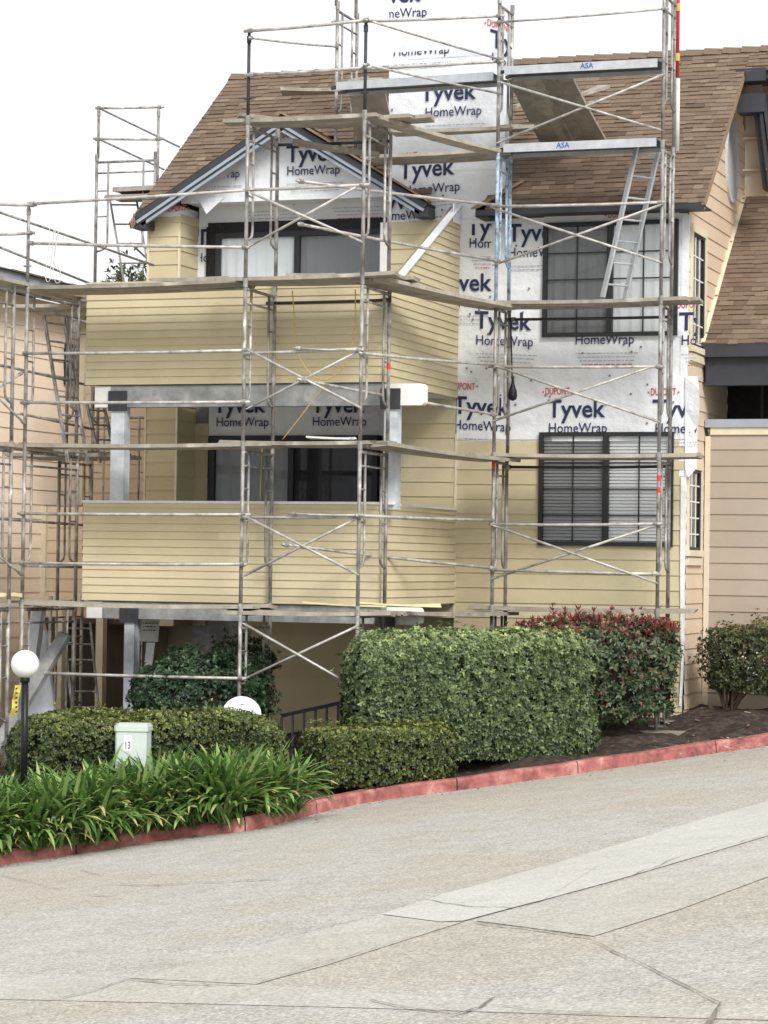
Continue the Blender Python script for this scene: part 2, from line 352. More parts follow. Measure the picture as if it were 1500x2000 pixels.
# ---------------------------------------------------------------- GROUND: road sheet, slabs, cracks, kerb, planting bed
def gpt(x, y, dz=0): return Vector((x, y, gz(x, y)+dz))
mb = MB(); mb.face([gpt(-160, -90), gpt(140, -90), gpt(140, 260), gpt(-160, 260)])
tag(mb.build('ground', 'road', org=(0, 0, 0)), kind='structure')
def sheet(name, pix_pts, mat, dz, sub=1):
    mb = MB(); mb.face([PG(x, y, dz) for x, y in pix_pts]); return tag(mb.build(name, mat, org=(0, 0, 0)), kind='structure')
sheet('concrete_strip', [(250, 1910), (742, 1786), (860, 1801), (905, 1800), (640, 1884), (500, 1922)], 'worn', .004)
sheet('concrete_strip', [(-60, 1900), (250, 1911), (500, 1923), (900, 1950), (1400, 1962), (1620, 1966), (1640, 1996), (1200, 1984), (700, 1968), (300, 1958), (-60, 1950)], 'worn', .003)
sheet('concrete_patch', [(745, 1785), (830, 1756), (1098, 1681), (1168, 1691), (1062, 1757), (1010, 1770), (905, 1798), (860, 1800)], 'slab', .008)
sheet('concrete_strip', [(930, 1798), (1040, 1768), (1200, 1724), (1500, 1640), (1640, 1606), (1660, 1650), (1500, 1712), (1330, 1775), (1160, 1828)], 'worn', .005)
sheet('concrete_band', [(1098, 1681), (1165, 1662), (1330, 1612), (1500, 1564), (1640, 1526), (1650, 1594), (1500, 1632), (1195, 1721), (1062, 1757), (1168, 1691)], 'slab', .006)
def crack(pts, wpx, dz=.012):
    mb = MB(); P = []
    for (x0, y0), (x1, y1) in zip(pts, pts[1:]):
        k = max(2, int(math.hypot(x1-x0, y1-y0)/14))
        for j in range(k): P.append((x0+(x1-x0)*j/k, y0+(y1-y0)*j/k))
    P.append(pts[-1]); L = []
    for i, (x, y) in enumerate(P):
        g = PG(x+random.uniform(-3, 3), y+random.uniform(-1.2, 1.2), dz); L.append((g, .45*wpx*random.uniform(.3, 1.0)*(.35 if i in (0, len(P)-1) else 1)))
    for (g0, w0), (g1, w1) in zip(L, L[1:]):
        d = (g1-g0); nn = Vector((-d.y, d.x, 0)).normalized()
        o0 = nn*w0/2; o1 = nn*w1/2; fx = lambda v: Vector((v.x, v.y, gz(v.x, v.y)+dz))
        mb.face([fx(g0-o0), fx(g1-o1), fx(g1+o1), fx(g0+o0)])
    return tag(mb.build('crack', 'crack', org=(0, 0, 0)), kind='structure')
for pts, wd in [([(60, 1960), (180, 1936), (250, 1911), (340, 1921), (480, 1923)], .035), ([(880, 1982), (940, 1966), (968, 1946)], .06), ([(1375, 2010), (1400, 1970), (1408, 1958)], .07), ([(1150, 1832), (1270, 1890), (1408, 1958)], .03),
                ([(920, 1800), (1040, 1814), (1155, 1832)], .04), ([(830, 1756), (910, 1770), (1010, 1772)], .03), ([(720, 1950), (800, 1968), (880, 1974)], .03), ([(960, 1962), (1060, 1972), (1190, 1978)], .025), ([(0, 1708), (60, 1722), (120, 1738)], .03),
                ([(195, 1727), (300, 1728), (420, 1722), (540, 1716)], .06), ([(170, 1749), (230, 1747)], .06), ([(500, 1921), (640, 1876), (905, 1800)], .018), ([(265, 1906), (520, 1840), (740, 1785)], .015),
                ([(1010, 1772), (1195, 1724), (1330, 1672), (1500, 1630)], .02), ([(740, 1784), (830, 1755), (1098, 1680)], .015), ([(160, 1697), (200, 1712)], .03)]: crack(pts, wd)
KP = [(-260, 1720), (-60, 1698), (0, 1690), (150, 1668), (330, 1640), (480, 1623), (550, 1608), (620, 1589), (736, 1565), (894, 1544), (1012, 1528), (1130, 1511), (1250, 1493), (1400, 1471), (1500, 1457), (1600, 1443)]
K = [PG(x, y) for x, y in KP]; K.append(K[-1]+(K[-1]-K[-2])*6); K.insert(0, K[0]+(K[0]-K[1])*1.5)
# smooth polyline
def dense(P, n=8):
    out = []
    for i in range(len(P)-1):
        p0, p1, p2, p3 = P[max(i-1, 0)], P[i], P[i+1], P[min(i+2, len(P)-1)]
        for j in range(n):
            t = j/n; out.append(.5*((2*p1)+(p2-p0)*t+(2*p0-5*p1+4*p2-p3)*t*t+(3*p1-p0-3*p2+p3)*t**3))
    out.append(P[-1]); return out
KD = dense(K, 6)
KN = []
for i, p in enumerate(KD):
    d = KD[min(i+1, len(KD)-1)]-KD[max(i-1, 0)]; KN.append(Vector((-d.y, d.x, 0)).normalized())
KH = .142; KW = .15
mb = MB()
prof = [(0, -.05), (.0, .0), (.012, KH-.03), (.035, KH), (KW, KH), (KW, -.05)]
seg = 0
for i in range(len(KD)-1):
    g = .004 if i % 12 == 11 else 0
    for (a0, h0), (a1, h1) in zip(prof, prof[1:]):
        q = []
        for (ii, aa, hh) in ((i, a0, h0), (i+1, a0, h0), (i+1, a1, h1), (i, a1, h1)):
            p = KD[ii]+KN[ii]*aa
            if g and ii == i+1: p = p-(KD[i+1]-KD[i]).normalized()*.012
            q.append(Vector((p.x, p.y, gz(KD[ii].x, KD[ii].y)+hh+.006*math.sin(ii*.7))))
        mb.face(q)
tag(mb.build('red_kerb', 'kerb', org=(0, 0, 0), smooth=False), kind='structure')
# bed: from the kerb's back to the wall line
def backz(x): 
    xs = [-30, -16, -8, -3, 0, 4, 12]; zs = [-3.2, -1.7, -.75, -.2, 0.02, .22, .8]
    return float(np.interp(x, xs, zs))
BN = 14; bed = MB(); grid = []
for i, p in enumerate(KD):
    k = KN[i]; st = p+k*KW; f = i/(len(KD)-1)
    en = Vector((st.x-2.6+ (2.6 if st.x > .3 else 2.6*max(0, (st.x+3)/3.3) if st.x > -3 else 0), 4.5, 0))
    row = []
    for j in range(BN+1):
        t = (j/BN)**1.2; x = st.x+(en.x-st.x)*t; y = st.y+(en.y-st.y)*t
        zk = gz(p.x, p.y)+KH-.02; yy = min(1, max(0, (y-st.y)/max(.5, .3-st.y))); s_ = yy*yy*(3-2*yy)
        z = zk+(backz(x)-zk)*s_ + (0.05*math.sin(x*3.1+y*2.3)+.03*math.sin(x*7.7-y*5.1))*(1 if 0 < j else 0)
        row.append(Vector((x, y, z)))
    grid.append(row)
for a, b in zip(grid, grid[1:]):
    for j in range(BN): bed.face([a[j], b[j], b[j+1], a[j+1]])
tag(bed.build('planting_bed', 'soil', org=(0, 0, 0), smooth=True), kind='structure')
def bedz(x, y):
    best = min(((r[j].x-x)**2+(r[j].y-y)**2, r[j].z) for r in grid for j in range(BN+1)); return best[1]
# ---------------------------------------------------------------- HOUSE
X0, XR, XB = -7.8, 0., -3.17         # left end, right corner, right side of the balconies
house = thing('apartment_house', 'two storey house under scaffolding, yellow siding and white house wrap', 'house')
HP = lambda mb, name, mats, parent=None, **k: mb.build(name, mats, parent or house, **k)
EX, EXB = .2, .1
# carcass (dark sheathing behind everything)
mb = MB(); mb.box(XB-.02, -.03, .22, 5.6, -.3, 6.7); mb.box(X0+.03, XB-.02, 1.9, 5.6, -1.0, 6.7)
HP(mb, 'sheathing', 'greybeam')
mb = MB(); mb.prism([(-.03, .1, 6.5), (-.03, 5.2, 6.5), (-.03, 2.6, 9.0)], (-.05, 0, 0)); mb.prism([(X0+.08, .1, 6.5), (X0+.08, 5.2, 6.5), (X0+.08, 2.6, 9.0)], (-.05, 0, 0)); HP(mb, 'gable_sheathing', 'greybeam')
# window rectangles on the front (x0,x1,z0,z1)
WU = (-1.97, -.12, 5.0, 6.54); WL = (-1.99, -.15, 2.2, 3.72)
mb = MB(); siding(mb, (XB, 0, 0), (1, 0, 0), (0, -1, 0), -XB-.004, -.12, 3.63, EX, [(WL[0]-XB, WL[1]-XB, WL[2], WL[3])], zoff=.02)
HP(mb, 'front_siding', 'yellow')
# right frontal wall beside the balconies, left pier, recess returns
mb = MB()
siding(mb, (-4.22, 0, 0), (1, 0, 0), (0, -1, 0), -4.22*-1+XB-.012, 1.2, 6.62, EX, zoff=.05)
HP(mb, 'bay_siding', 'yellow'); mb = MB()
siding(mb, (X0, 0, 0), (1, 0, 0), (0, -1, 0), .48, 1.0, 6.84, EX, zoff=.12)
siding(mb, (X0+.48, .66, 0), (0, -1, 0), (1, 0, 0), .66, 1.0, 6.84, EX, zoff=.12)
siding(mb, (X0, 3.0, 0), (0, -1, 0), (-1, 0, 0), 3.0, -.8, 6.6, EX, zoff=.12)
siding(mb, (X0+.48, .64, 0), (1, 0, 0), (0, -1, 0), .22, 1.0, 3.9, EX, zoff=.12)
HP(mb, 'pier_siding', 'yellow')
mb = MB()
for x, y in ((X0-.01, -.024), (X0+.47, -.024), (XB-.014, -.026)): HP(MB().box(x, x+.03, y, y+.03, 1.2, 6.6 if x < -5 else 3.7), 'corner_trim', 'cream')
# recess walls: wrap panels (upper and lower) at y=.65
def wrapsheet(x0, x1, z0, z1, y, nx=40, nz=30, amp=.009, seed=0, normal_y=True):
    mb = MB(); r = np.random.default_rng(seed); ph = r.uniform(0, 6, 8)
    def dz(x, z): return amp*(math.sin(x*3.3+z*1.7+ph[0])*.5+math.sin(x*1.3-z*5.1+ph[1])*.5+math.sin(x*8+z*3+ph[2])*.25+.35*math.sin(z*11+x*2+ph[3]))
    G = [[(x0+(x1-x0)*i/nx, y-abs(dz(x0+(x1-x0)*i/nx, z0+(z1-z0)*j/nz)), z0+(z1-z0)*j/nz) for i in range(nx+1)] for j in range(nz+1)]
    for j in range(nz):
        for i in range(nx): mb.face([G[j][i], G[j][i+1], G[j+1][i+1], G[j+1][i]])
    return mb
def sub(mb, o): 
    i = len(mb.v); mb.v += o.v; mb.f += [tuple(k+i for k in f) for f in o.f]; mb.m += o.m; mb.t += o.t; return mb
wrap_parts = {}
def wrap(name_key, mbx): wrap_parts[name_key] = mbx.build('house_wrap', 'wrap', house, smooth=True); return wrap_parts[name_key]
def cutrect(mb, x0, x1, z0, z1):     # drop faces whose centre lies in the rectangle
    keep = [k for k, f in enumerate(mb.f) if not (x0 < sum(mb.v[i][0] for i in f)/len(f) < x1 and z0 < sum(mb.v[i][2] for i in f)/len(f) < z1)]
    mb.f = [mb.f[k] for k in keep]; mb.m = [mb.m[k] for k in keep]; mb.t = [mb.t[k] for k in keep]; return mb
# front wrap in lapped courses (gaps left for the upper window by splitting round it)
mb = MB()
sub(mb, wrapsheet(XB+.0, .0, 3.60, 4.42, -.006, seed=1)); 
sub(mb, wrapsheet(XB+.0, .0, 4.36, 5.0, -.001, seed=2)); sub(mb, wrapsheet(XB, WU[0], 4.98, 6.62, -.004, 14, 16, seed=3)); sub(mb, wrapsheet(WU[1], 0, 4.98, 6.62, -.004, 4, 16, seed=4)); sub(mb, wrapsheet(WU[0], WU[1], 6.53, 6.66, -.004, 14, 3, seed=5))
front_wrap = wrap('front', mb)
CX0, CX1 = -4.21, -2.53
mb = MB()
sub(mb, wrapsheet(CX0, CX1, 8.86, 10.6, -.008, seed=6)); sub(mb, wrapsheet(CX0, CX1, 7.3, 8.9, -.004, seed=7)); sub(mb, wrapsheet(CX0, CX1, 6.55, 7.36, -.001, seed=8))
chase = MB(); chase.box(CX0, CX1, .0, .32, 6.5, 10.6); chase.box(CX0-.04, CX1+.04, -.05, .37, 10.6, 10.7)
chase_o = HP(chase, 'chimney_chase', 'wrap')
chase_wrap = mb.build('house_wrap', 'wrap', chase_o, smooth=True)
mb = wrapsheet(X0+.9-.4, CX0+.05, 6.98, 8.0, -.0, 40, 20, seed=9)
mb.clip([((-5.66, 0, 8.05), (.515, 0, .857)), ((-5.66, 0, 8.05), (-.515, 0, .857))]); gable_wrap = wrap('gable', mb)
mb = MB(); sub(mb, wrapsheet(X0+.5, -4.2, 6.55, 7.05, .645, 30, 6, seed=10)); sub(mb, wrapsheet(X0+.48, X0+.66, 4.2, 6.6, .643, 3, 20, seed=11)); recess_wrap = wrap('recess', mb)
mb = MB(); sub(mb, wrapsheet(X0+.7, -4.2, 3.72, 4.2, .645, 30, 6, seed=12)); lower_wrap = wrap('lower', mb)
mb = MB(); mb.box(X0+.02, X0+.485, -.026, .66, 6.80, 6.95); wrap('pier', mb)
# torn flap hanging from the gable wrap, corner flap and corner strip, sloped strip on the wing wall
mb = MB(); a = PV(385, 385, -.02); b = PV(440, 384, -.02); c = PV(403, 418, -.05); mb.face([a, c, b]); HP(mb, 'torn_flap', 'wrap')
def band(P, Q): 
    mb = MB()
    for (p0, q0), (p1, q1) in zip(zip(P, Q), zip(P[1:], Q[1:])): mb.face([p0, q0, q1, p1])
    return mb
ys = [735, 760, 800, 840, 880, 915, 932]; xo = [1362, 1366, 1366, 1362, 1362, 1360, 1345]
mb = band([PV(1338, y, -.03) for y in ys], [PV(x, y, -.03-.05*math.sin(i*1.1)) for i, (x, y) in enumerate(zip(xo, ys))]); HP(mb, 'loose_flap', 'wrap')
mb = MB(); mb.prism([(-.05, -.034, 3.12), (.02, -.034, 3.12), (.012, -.034, 1.9), (.018, -.034, 1.0), (.006, -.034, .5), (-.012, -.034, .1), (-.04, -.034, .1), (-.02, -.034, .6), (-.03, -.034, 1.0), (-.045, -.034, 1.9)], (0, .05, 0))
HP(mb, 'corner_strip', 'wrap')
mb = MB(); mb.box(-.08, .02, -.012, .03, 3.1, 6.6); HP(mb, 'corner_wrap', 'wrap')
# gable soffit / recess ceiling, recess right post
mb = MB(); mb.box(X0+.48, -4.18, 0.0, .64, 7.02, 7.06); HP(mb, 'recess_soffit', 'white')
mb = MB(); mb.box(-4.3, -4.2, -.03, .64, 4.15, 6.62); HP(mb, 'recess_jamb', 'white')
# ---- printed lettering on the wrap
def text_mesh(body, bold):
    cu = bpy.data.curves.new('t', 'FONT'); cu.body = body; cu.size = 1; cu.offset = bold; cu.resolution_u = 3
    o = bpy.data.objects.new('t', cu); COL.objects.link(o); bpy.context.view_layer.update()
    me = bpy.data.meshes.new_from_object(o.evaluated_get(bpy.context.evaluated_depsgraph_get()))
    vs = [tuple(v.co) for v in me.vertices]; fs = [tuple(p.vertices) for p in me.polygons]
    bpy.data.objects.remove(o); bpy.data.curves.remove(cu); bpy.data.meshes.remove(me)
    x0 = min(v[0] for v in vs); x1 = max(v[0] for v in vs)
    return [((v[0]-x0)/(x1-x0), v[1]/(x1-x0)) for v in vs], fs
TX = {k: text_mesh(k, b) for k, b in (('Tyvek', .018), ('HomeWrap', .004), ('DUPONT', .012), ('ASA', .02), ('13', .02), ('CAUTION', .02))}
def put(mb, key, x, z, width, y, m, slope=0., hs=1.):
    vs, fs = TX[key]; i = len(mb.v)
    for a, b in vs: mb.v.append((x+a*width, y, z+b*width*hs+a*width*slope))
    for f in fs: mb.f.append(tuple(k+i for k in f)); mb.m.append(m); mb.t.append(.5)
def logo(parent, y, ty=None, hw=None, dp=None, clip=None, fine=True, slope=0., extra=(), TW=.80):
    """pixel anchors: ty=(left px, baseline py), hw, dp; clip = (px0,py0,px1,py1) kept window"""
    mb = MB(); yy = y-.0235
    cl = None
    if clip:
        a = PV(clip[0], (clip[1]+clip[3])/2, y); b = PV(clip[2], (clip[1]+clip[3])/2, y); t = PV((clip[0]+clip[2])/2, clip[1], y); u = PV((clip[0]+clip[2])/2, clip[3], y)
        cl = [((a.x, 0, 0), (-1, 0, 0)), ((b.x, 0, 0), (1, 0, 0)), ((0, 0, t.z), (0, 0, 1)), ((0, 0, u.z), (0, 0, -1))]
    def fin(m_, name):
        if (cl or extra) and m_.f: m_.clip((cl or [])+list(extra))
        if m_.f: m_.build(name, ['navy', 'red', 'grey_ink'], parent)
    if ty: p = PV(*ty, y); m_ = MB(); put(m_, 'Tyvek', p.x, p.z, TW, yy, 0, slope, 1.05); fin(m_, 'large_lettering')
    if hw:
        p = PV(*hw, y); m_ = MB(); put(m_, 'HomeWrap', p.x, p.z, TW*1.0, yy, 0, slope, 1.12); fin(m_, 'small_lettering')
        if fine:
            m_ = MB()
            for q in range(4):
                xx = p.x+.03*q; z = p.z-.13-.05*q
                while xx < p.x+TW*(1.05-.04*q):
                    wd = random.uniform(.012, .07); m_.face([(xx, yy, z+slope*(xx-p.x)), (xx+wd, yy, z+slope*(xx-p.x)), (xx+wd, yy, z+.012+slope*(xx-p.x)), (xx, yy, z+.012+slope*(xx-p.x))], 2 if q < 3 else 1); xx += wd+.014
            fin(m_, 'fine_print')
    if dp:
        p = PV(*dp, y); m_ = MB(); put(m_, 'DUPONT', p.x, p.z, .34, yy, 1, slope, 1.6)
        for s_, xc in ((-1, p.x-.03), (1, p.x+.37)): m_.face([(xc+.02*s_, yy, p.z+.035), (xc-.008*s_, yy, p.z+.055), (xc-.008*s_, yy, p.z+.015)], 1)
        fin(m_, 'red_lettering')
cw = chase_wrap
logo(cw, 0, (716, 9), (727, 38), None, (761, -60, 1000, 46), fine=False)
logo(cw, 0, None, (770, 110), None, (761, 97, 1000, 134))
logo(cw, 0, (958, 90), (962, 122), (953, 50), (902, -50, 997, 130), slope=-.35, fine=False)
logo(cw, 0, (822, 198), (832, 229), None, (761, 168, 1000, 262))
logo(cw, 0, (780, 350), (790, 382), (770, 314), (762, 290, 1000, 405), slope=.05)
logo(cw, 0, (730, 410), (738, 431), None, (758, 386, 834, 433), fine=False)
logo(cw, 0, None, (790, 408), None, (800, 409, 890, 432))
GX = [((-5.66, 0, 7.92), (.515, 0, .857)), ((-5.66, 0, 7.92), (-.515, 0, .857))]
logo(gable_wrap, 0, (377, 319), (378, 350), None, (404, 262, 486, 372), extra=GX, TW=.71)
logo(gable_wrap, 0, (560, 317), (562, 343), (552, 270), (545, 232, 690, 378), extra=GX, TW=.78)
logo(recess_wrap, .64, (384, 480), (384, 512), None, (393, 440, 404, 545), fine=False)
logo(recess_wrap, .64, None, (480, 398), None, (470, 400, 610, 432)); logo(recess_wrap, .64, None, (650, 390), None, (640, 395, 748, 432))
fw_ = front_wrap
logo(fw_, 0, (912, 459), (918, 484), None, (897, 438, 960, 530), slope=-.03)
logo(fw_, 0, (992, 472), (994, 503), (985, 428), (962, 400, 1062, 530))
logo(fw_, 0, (852, 568), (836, 600), None, (897, 532, 1060, 636), slope=-.02)
logo(fw_, 0, (928, 641), (931, 673), None, (897, 600, 1060, 720), slope=-.05)
logo(fw_, 0, None, (1125, 673), None, (1060, 656, 1300, 740))
logo(fw_, 0, (1327, 645), (1332, 674), (1323, 602), (1322, 590, 1361, 720), fine=True)
logo(fw_, 0, (886, 807), (888, 838), (882, 760), (894, 745, 1060, 858), slope=-.05)
logo(fw_, 0, (1070, 815), (1073, 845), (1066, 771), (1000, 740, 1260, 846))
logo(fw_, 0, (1275, 815), (1281, 846), (1272, 772), (1240, 740, 1362, 875))
logo(fw_, 0, None, None, (1188, 426)); logo(fw_, 0, None, None, None)
logo(lower_wrap, .64, (418, 806), (424, 833), None, (388, 780, 745, 846), fine=False)
logo(lower_wrap, .64, (609, 806), (612, 832), None, (388, 780, 745, 846), fine=False)
logo(wrap_parts['pier'], -.03, None, None, (322, 414))
mb = MB()
for _ in range(90):
    x = random.uniform(CX0, -.05); z = random.uniform(3.7, 8.2)
    if x < XB+.05 and z < 6.75: continue
    if z > 6.6 and x > CX1: continue
    if WU[0]-.05 < x < WU[1]+.05 and WU[2]-.05 < z < WU[3]+.05: continue
    MB().box(x, x+.024, -.03, -.02, z, z+.024).build('nail_cap', 'nail', front_wrap)
# ---- windows
def window(rect, y, parent, split=.5, rows=4, cols=2, left='curtL', right='curtR', blinds=False, name='window', fw=.055, grid=True):
    x0, x1, z0, z1 = rect; xm = x0+(x1-x0)*split
    mb = MB()
    mb.box(x0, x1, y-.05, y+.08, z1-fw, z1); mb.box(x0, x1, y-.05, y+.08, z0, z0+fw); mb.box(x0, x0+fw, y-.05, y+.08, z0+fw, z1-fw); mb.box(x1-fw, x1, y-.05, y+.08, z0+fw, z1-fw); mb.box(xm-.04, xm+.04, y-.047, y+.08, z0+fw, z1-fw)
    o = mb.build(name, 'frame', parent)
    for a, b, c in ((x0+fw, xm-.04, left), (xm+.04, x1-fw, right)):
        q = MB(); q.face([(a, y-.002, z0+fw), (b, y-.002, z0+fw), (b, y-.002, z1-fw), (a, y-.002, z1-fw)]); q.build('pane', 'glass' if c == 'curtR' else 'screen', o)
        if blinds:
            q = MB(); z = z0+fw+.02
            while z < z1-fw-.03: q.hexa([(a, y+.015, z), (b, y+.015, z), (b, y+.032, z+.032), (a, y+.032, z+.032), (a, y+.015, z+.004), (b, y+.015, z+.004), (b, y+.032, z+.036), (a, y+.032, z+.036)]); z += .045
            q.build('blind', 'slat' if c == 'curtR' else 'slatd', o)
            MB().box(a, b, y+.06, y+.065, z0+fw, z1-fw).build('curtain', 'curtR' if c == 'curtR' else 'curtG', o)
        else:
            q = MB(); n = max(6, int((b-a)/.05)); 
            for i in range(n):
                xa = a+(b-a)*i/n; xb = a+(b-a)*(i+1)/n; d0 = .022+.008*math.sin(i*2.1); d1 = .022+.008*math.sin((i+1)*2.1)
                q.face([(xa, y+d0, z0+fw), (xb, y+d1, z0+fw), (xb, y+d1, z1-fw), (xa, y+d0, z1-fw)])
            q.build('curtain', c, o, smooth=True)
        if grid:
            g = MB()
            for i in range(1, cols): x = a+(b-a)*i/cols; g.box(x-.009, x+.009, y-.016, y-.005, z0+fw, z1-fw)
            for j in range(1, rows): z = z0+fw+(z1-z0-2*fw)*j/rows; g.box(a, b, y-.014, y-.006, z-.009, z+.009)
            g.build('muntin', 'frame', o)
    return o
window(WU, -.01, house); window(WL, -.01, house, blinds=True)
# sliding doors in the recesses with black flashing round the upper one
UD = (-7.0, -4.35, 4.2, 6.62); LD = (-7.05, -4.5, 1.45, 3.72)
window(UD, .60, house, .47, left='curtR', right='curtG', name='sliding_door', grid=False, fw=.07)
window(LD, .60, house, .49, left='curtG', right='dark', name='sliding_door', grid=False, fw=.08)
mb = MB(); mb.box(UD[0]-.14, UD[1]+.1, .60, .64, UD[3], UD[3]+.16); mb.box(UD[0]-.16, UD[0], .59, .63, 4.2, UD[3]+.1); mb.box(UD[1], UD[1]+.13, .59, .63, 4.2, UD[3]+.1)
HP(mb, 'door_flashing', 'black')
mb = MB(); mb.box(X0+.48, XB, .7, .75, -.6, 7.0); HP(mb, 'recess_backing', 'greybeam')
# ---- balconies
YB = -3.1
def balcony(z0, z1, zb, cap, parent):
    mb = MB(); siding(mb, (-7.25, YB, 0), (1, 0, 0), (0, -1, 0), XB+7.25, z0, z1-.02 if cap else z1, EXB, zoff=z0)
    siding(mb, (XB, YB, 0), (0, 1, 0), (1, 0, 0), -YB-.02, z0, z1-.02, EXB, zoff=z0)
    siding(mb, (-7.25, 0, 0), (0, -1, 0), (-1, 0, 0), -YB, z0, z1-.02, EXB, zoff=z0)
    mb.box(-7.25, XB, YB, YB+.1, z0, z1-.03); mb.box(XB-.1, XB, YB+.1, -.01, z0, z1-.03); mb.box(-7.25, -7.15, YB+.1, -.01, z0, z1-.03)
    o = mb.build('balcony', 'yellow', parent)
    MB().box(-7.2, XB-.05, YB+.1, .6, z0-.02, z0+.06).build('deck', 'primer', o)
    c = MB()
    if cap: c.box(-7.27, -3.0, YB-.035, YB+.12, z1-.02, z1+.012); c.box(XB-.12, XB+.035, YB+.12, YB+.7, z1-.021, z1+.011); c.box(XB-.12, XB+.035, YB+1.3, -.03, z1-.02, z1+.012)
    else: c.box(-7.27, XB+.03, YB-.03, YB+.12, z1, z1+.02)
    c.build('rail_cap', 'white' if cap else 'yellow', o)
    return o
bu = balcony(4.19, 5.50, 0, False, house); bl = balcony(1.40, 2.68, 0, True, house)
# sloped wing wall on the upper balcony's right side
wing = MB(); siding(wing, (XB, -2.62, 0), (0, 1, 0), (1, 0, 0), 2.60, 5.48, 6.82, EXB, zoff=4.19); wing.box(XB-.11, XB-.002, -2.62, -.02, 5.48, 6.82)
wing.clip([((XB, -2.62, 5.5), (0, -1.32, 2.6))]); wo = wing.build('wing_wall', 'yellow', house)
mb = MB(); mb.beam((XB-.0, -2.70, 5.47), (XB-.0, -.0, 6.84), .11, .02, side=(1, 0, 0)); mb.box(XB+.016, XB+.03, -.35, -.01, 6.55, 6.8)
mb.clip([((0, -2.75, 0), (0, -1, 0))]); mb.build('wrap_strip', 'wrap', wo)
mb = MB()
for k in range(9):
    t = .1+.1*k; y = -2.7+2.7*t; z = 5.47+1.37*t; mb.face([(XB+.05, y, z+.012), (XB+.09, y+.12, z+.07), (XB+.07, y+.16, z+.09), (XB+.03, y+.04, z+.032)])
# beams under the two balconies with primed ends, posts and brackets
def header(zlo, zhi, xl, xr, parent, post_l, post_r, zpost):
    b = MB(); b.box(xl+.22, XB+.02, YB+.02, YB+.16, zlo, zhi); o = b.build('beam', 'greybeam', parent)
    MB().box(xl, xl+.22, YB+.02, YB+.16, zlo, zhi).build('primed_end', 'white', o); e = MB(); r = .05
    pr = [(XB+.02, zlo)] + [(xr-r+r*math.sin(t), zlo+r-r*math.cos(t)) for t in (0, .5, 1.05, 1.57)] + [(xr-r+r*math.cos(t), zhi-r+r*math.sin(t)) for t in (0, .5, 1.05, 1.57)] + [(XB+.02, zhi)]
    e.prism([(x, YB+.02, z) for x, z in pr], (0, .14, 0)); e.build('primed_end', 'white', o)
    for x in (post_l, post_r): MB().box(x-.13, x+.13, YB-.005, YB+.015, zlo-.05, zhi-.06).build('bracket', 'darksteel', o)
    for x, wd in ((post_l, .19 if zpost > 0 else .14), (post_r, .17)): MB().box(x-wd/2, x+wd/2, YB+.02, YB+.2, zpost, zlo).build('post', 'primer', o)
header(3.90, 4.17, -7.13, -2.63, bu, -6.80, -3.07, 2.6)
header(1.17, 1.385, -7.2, -2.64, bl, -6.59, -3.1, -1.0)
# ---- ground floor under the balconies
mb = MB(); siding(mb, (-6.4, .3, 0), (1, 0, 0), (0, -1, 0), 3.2, -.9, 1.5, EX, zoff=.1); mb.box(X0, -6.4, .9, 1.0, -1.2, 1.5); HP(mb, 'ground_floor_wall', 'yellow')
mb = MB(); mb.box(-7.35, -6.55, .82, .88, -1.0, 1.2); mb.box(-7.3, -6.6, .80, .82, -.9, .1); HP(mb, 'ground_floor_door', 'brown')
# ---- side wall facing right: tan lap siding with two windows and a tall oval louvre
RZ, RP, YE = 6.68, .84, -.5          # main roof: eave height, pitch, eave line
mb = MB(); siding(mb, (0, .0, 0), (0, 1, 0), (1, 0, 0), 5.6, -.2, 9.4, EX, [(.12, 1.0, 4.95, 6.44), (.1, .92, 2.2, 3.32)], zoff=.05)
mb.clip([((0, 0, RZ+.5*RP-.06), (0, -RP, 1)), ((0, 2.6, RZ+3.1*RP), (0, RP, 1)), ((0, .03, 0), (0, -1, 0))]); HP(mb, 'side_siding', 'tan')
def side_window(y0, y1, z0, z1, parent):
    t = MB(); t.box(0, .045, y0, y1, z1-.1, z1); t.box(0, .045, y0, y0+.06, z0, z1-.1); t.box(0, .045, y1-.09, y1, z0, z1-.1); t.box(0, .07, y0-.03, y1+.03, z0-.08, z0); t.box(0, .05, y0, y1, z0-.2, z0-.1)
    o = t.build('side_window', 'cream', parent)
    f = MB(); a, b, c, d = y0+.06, y1-.09, z0, z1-.1
    f.box(.0, .03, a, a+.04, c, d); f.box(0, .03, b-.04, b, c, d); f.box(0, .031, a+.04, b-.04, c, c+.04); f.box(0, .031, a+.04, b-.04, d-.04, d); f.build('sash', 'frame', o)
    MB().box(.004, .008, a, b, c, d).build('pane', 'glass', o); MB().box(-.06, -.05, a, b, c, d).build('curtain', 'curtG', o)
    g = MB()
    for j in range(1, 5): z = c+(d-c)*j/5; g.box(.009, .018, a+.04, b-.04, z-.009, z+.009)
    for j in range(1, 3): y = a+(b-a)*j/3; g.box(.0085, .017, y-.009, y+.009, c+.04, d-.04)
    g.build('muntin', 'white', o)
side_window(.12, 1.06, 4.88, 6.50, house); side_window(.06, .97, 2.16, 3.34, house)
el = [(2.76+.40*math.cos(t), 7.74+.56*math.sin(t)) for t in np.linspace(0, 2*math.pi, 32, endpoint=False)]
mb = MB(); mb.prism([(.015, y, z) for y, z in el], (.012, 0, 0), 1)
for i in range(32):
    (y0, z0), (y1, z1) = el[i], el[(i+1) % 32]; o0 = (2.76+(y0-2.76)*1.1, 7.74+(z0-7.74)*1.08); o1 = (2.76+(y1-2.76)*1.1, 7.74+(z1-7.74)*1.08)
    mb.hexa([(.01, y0, z0), (.01, y1, z1), (.01, o1[0], o1[1]), (.01, o0[0], o0[1]), (.05, y0, z0), (.05, y1, z1), (.05, o1[0], o1[1]), (.05, o0[0], o0[1])], 0)
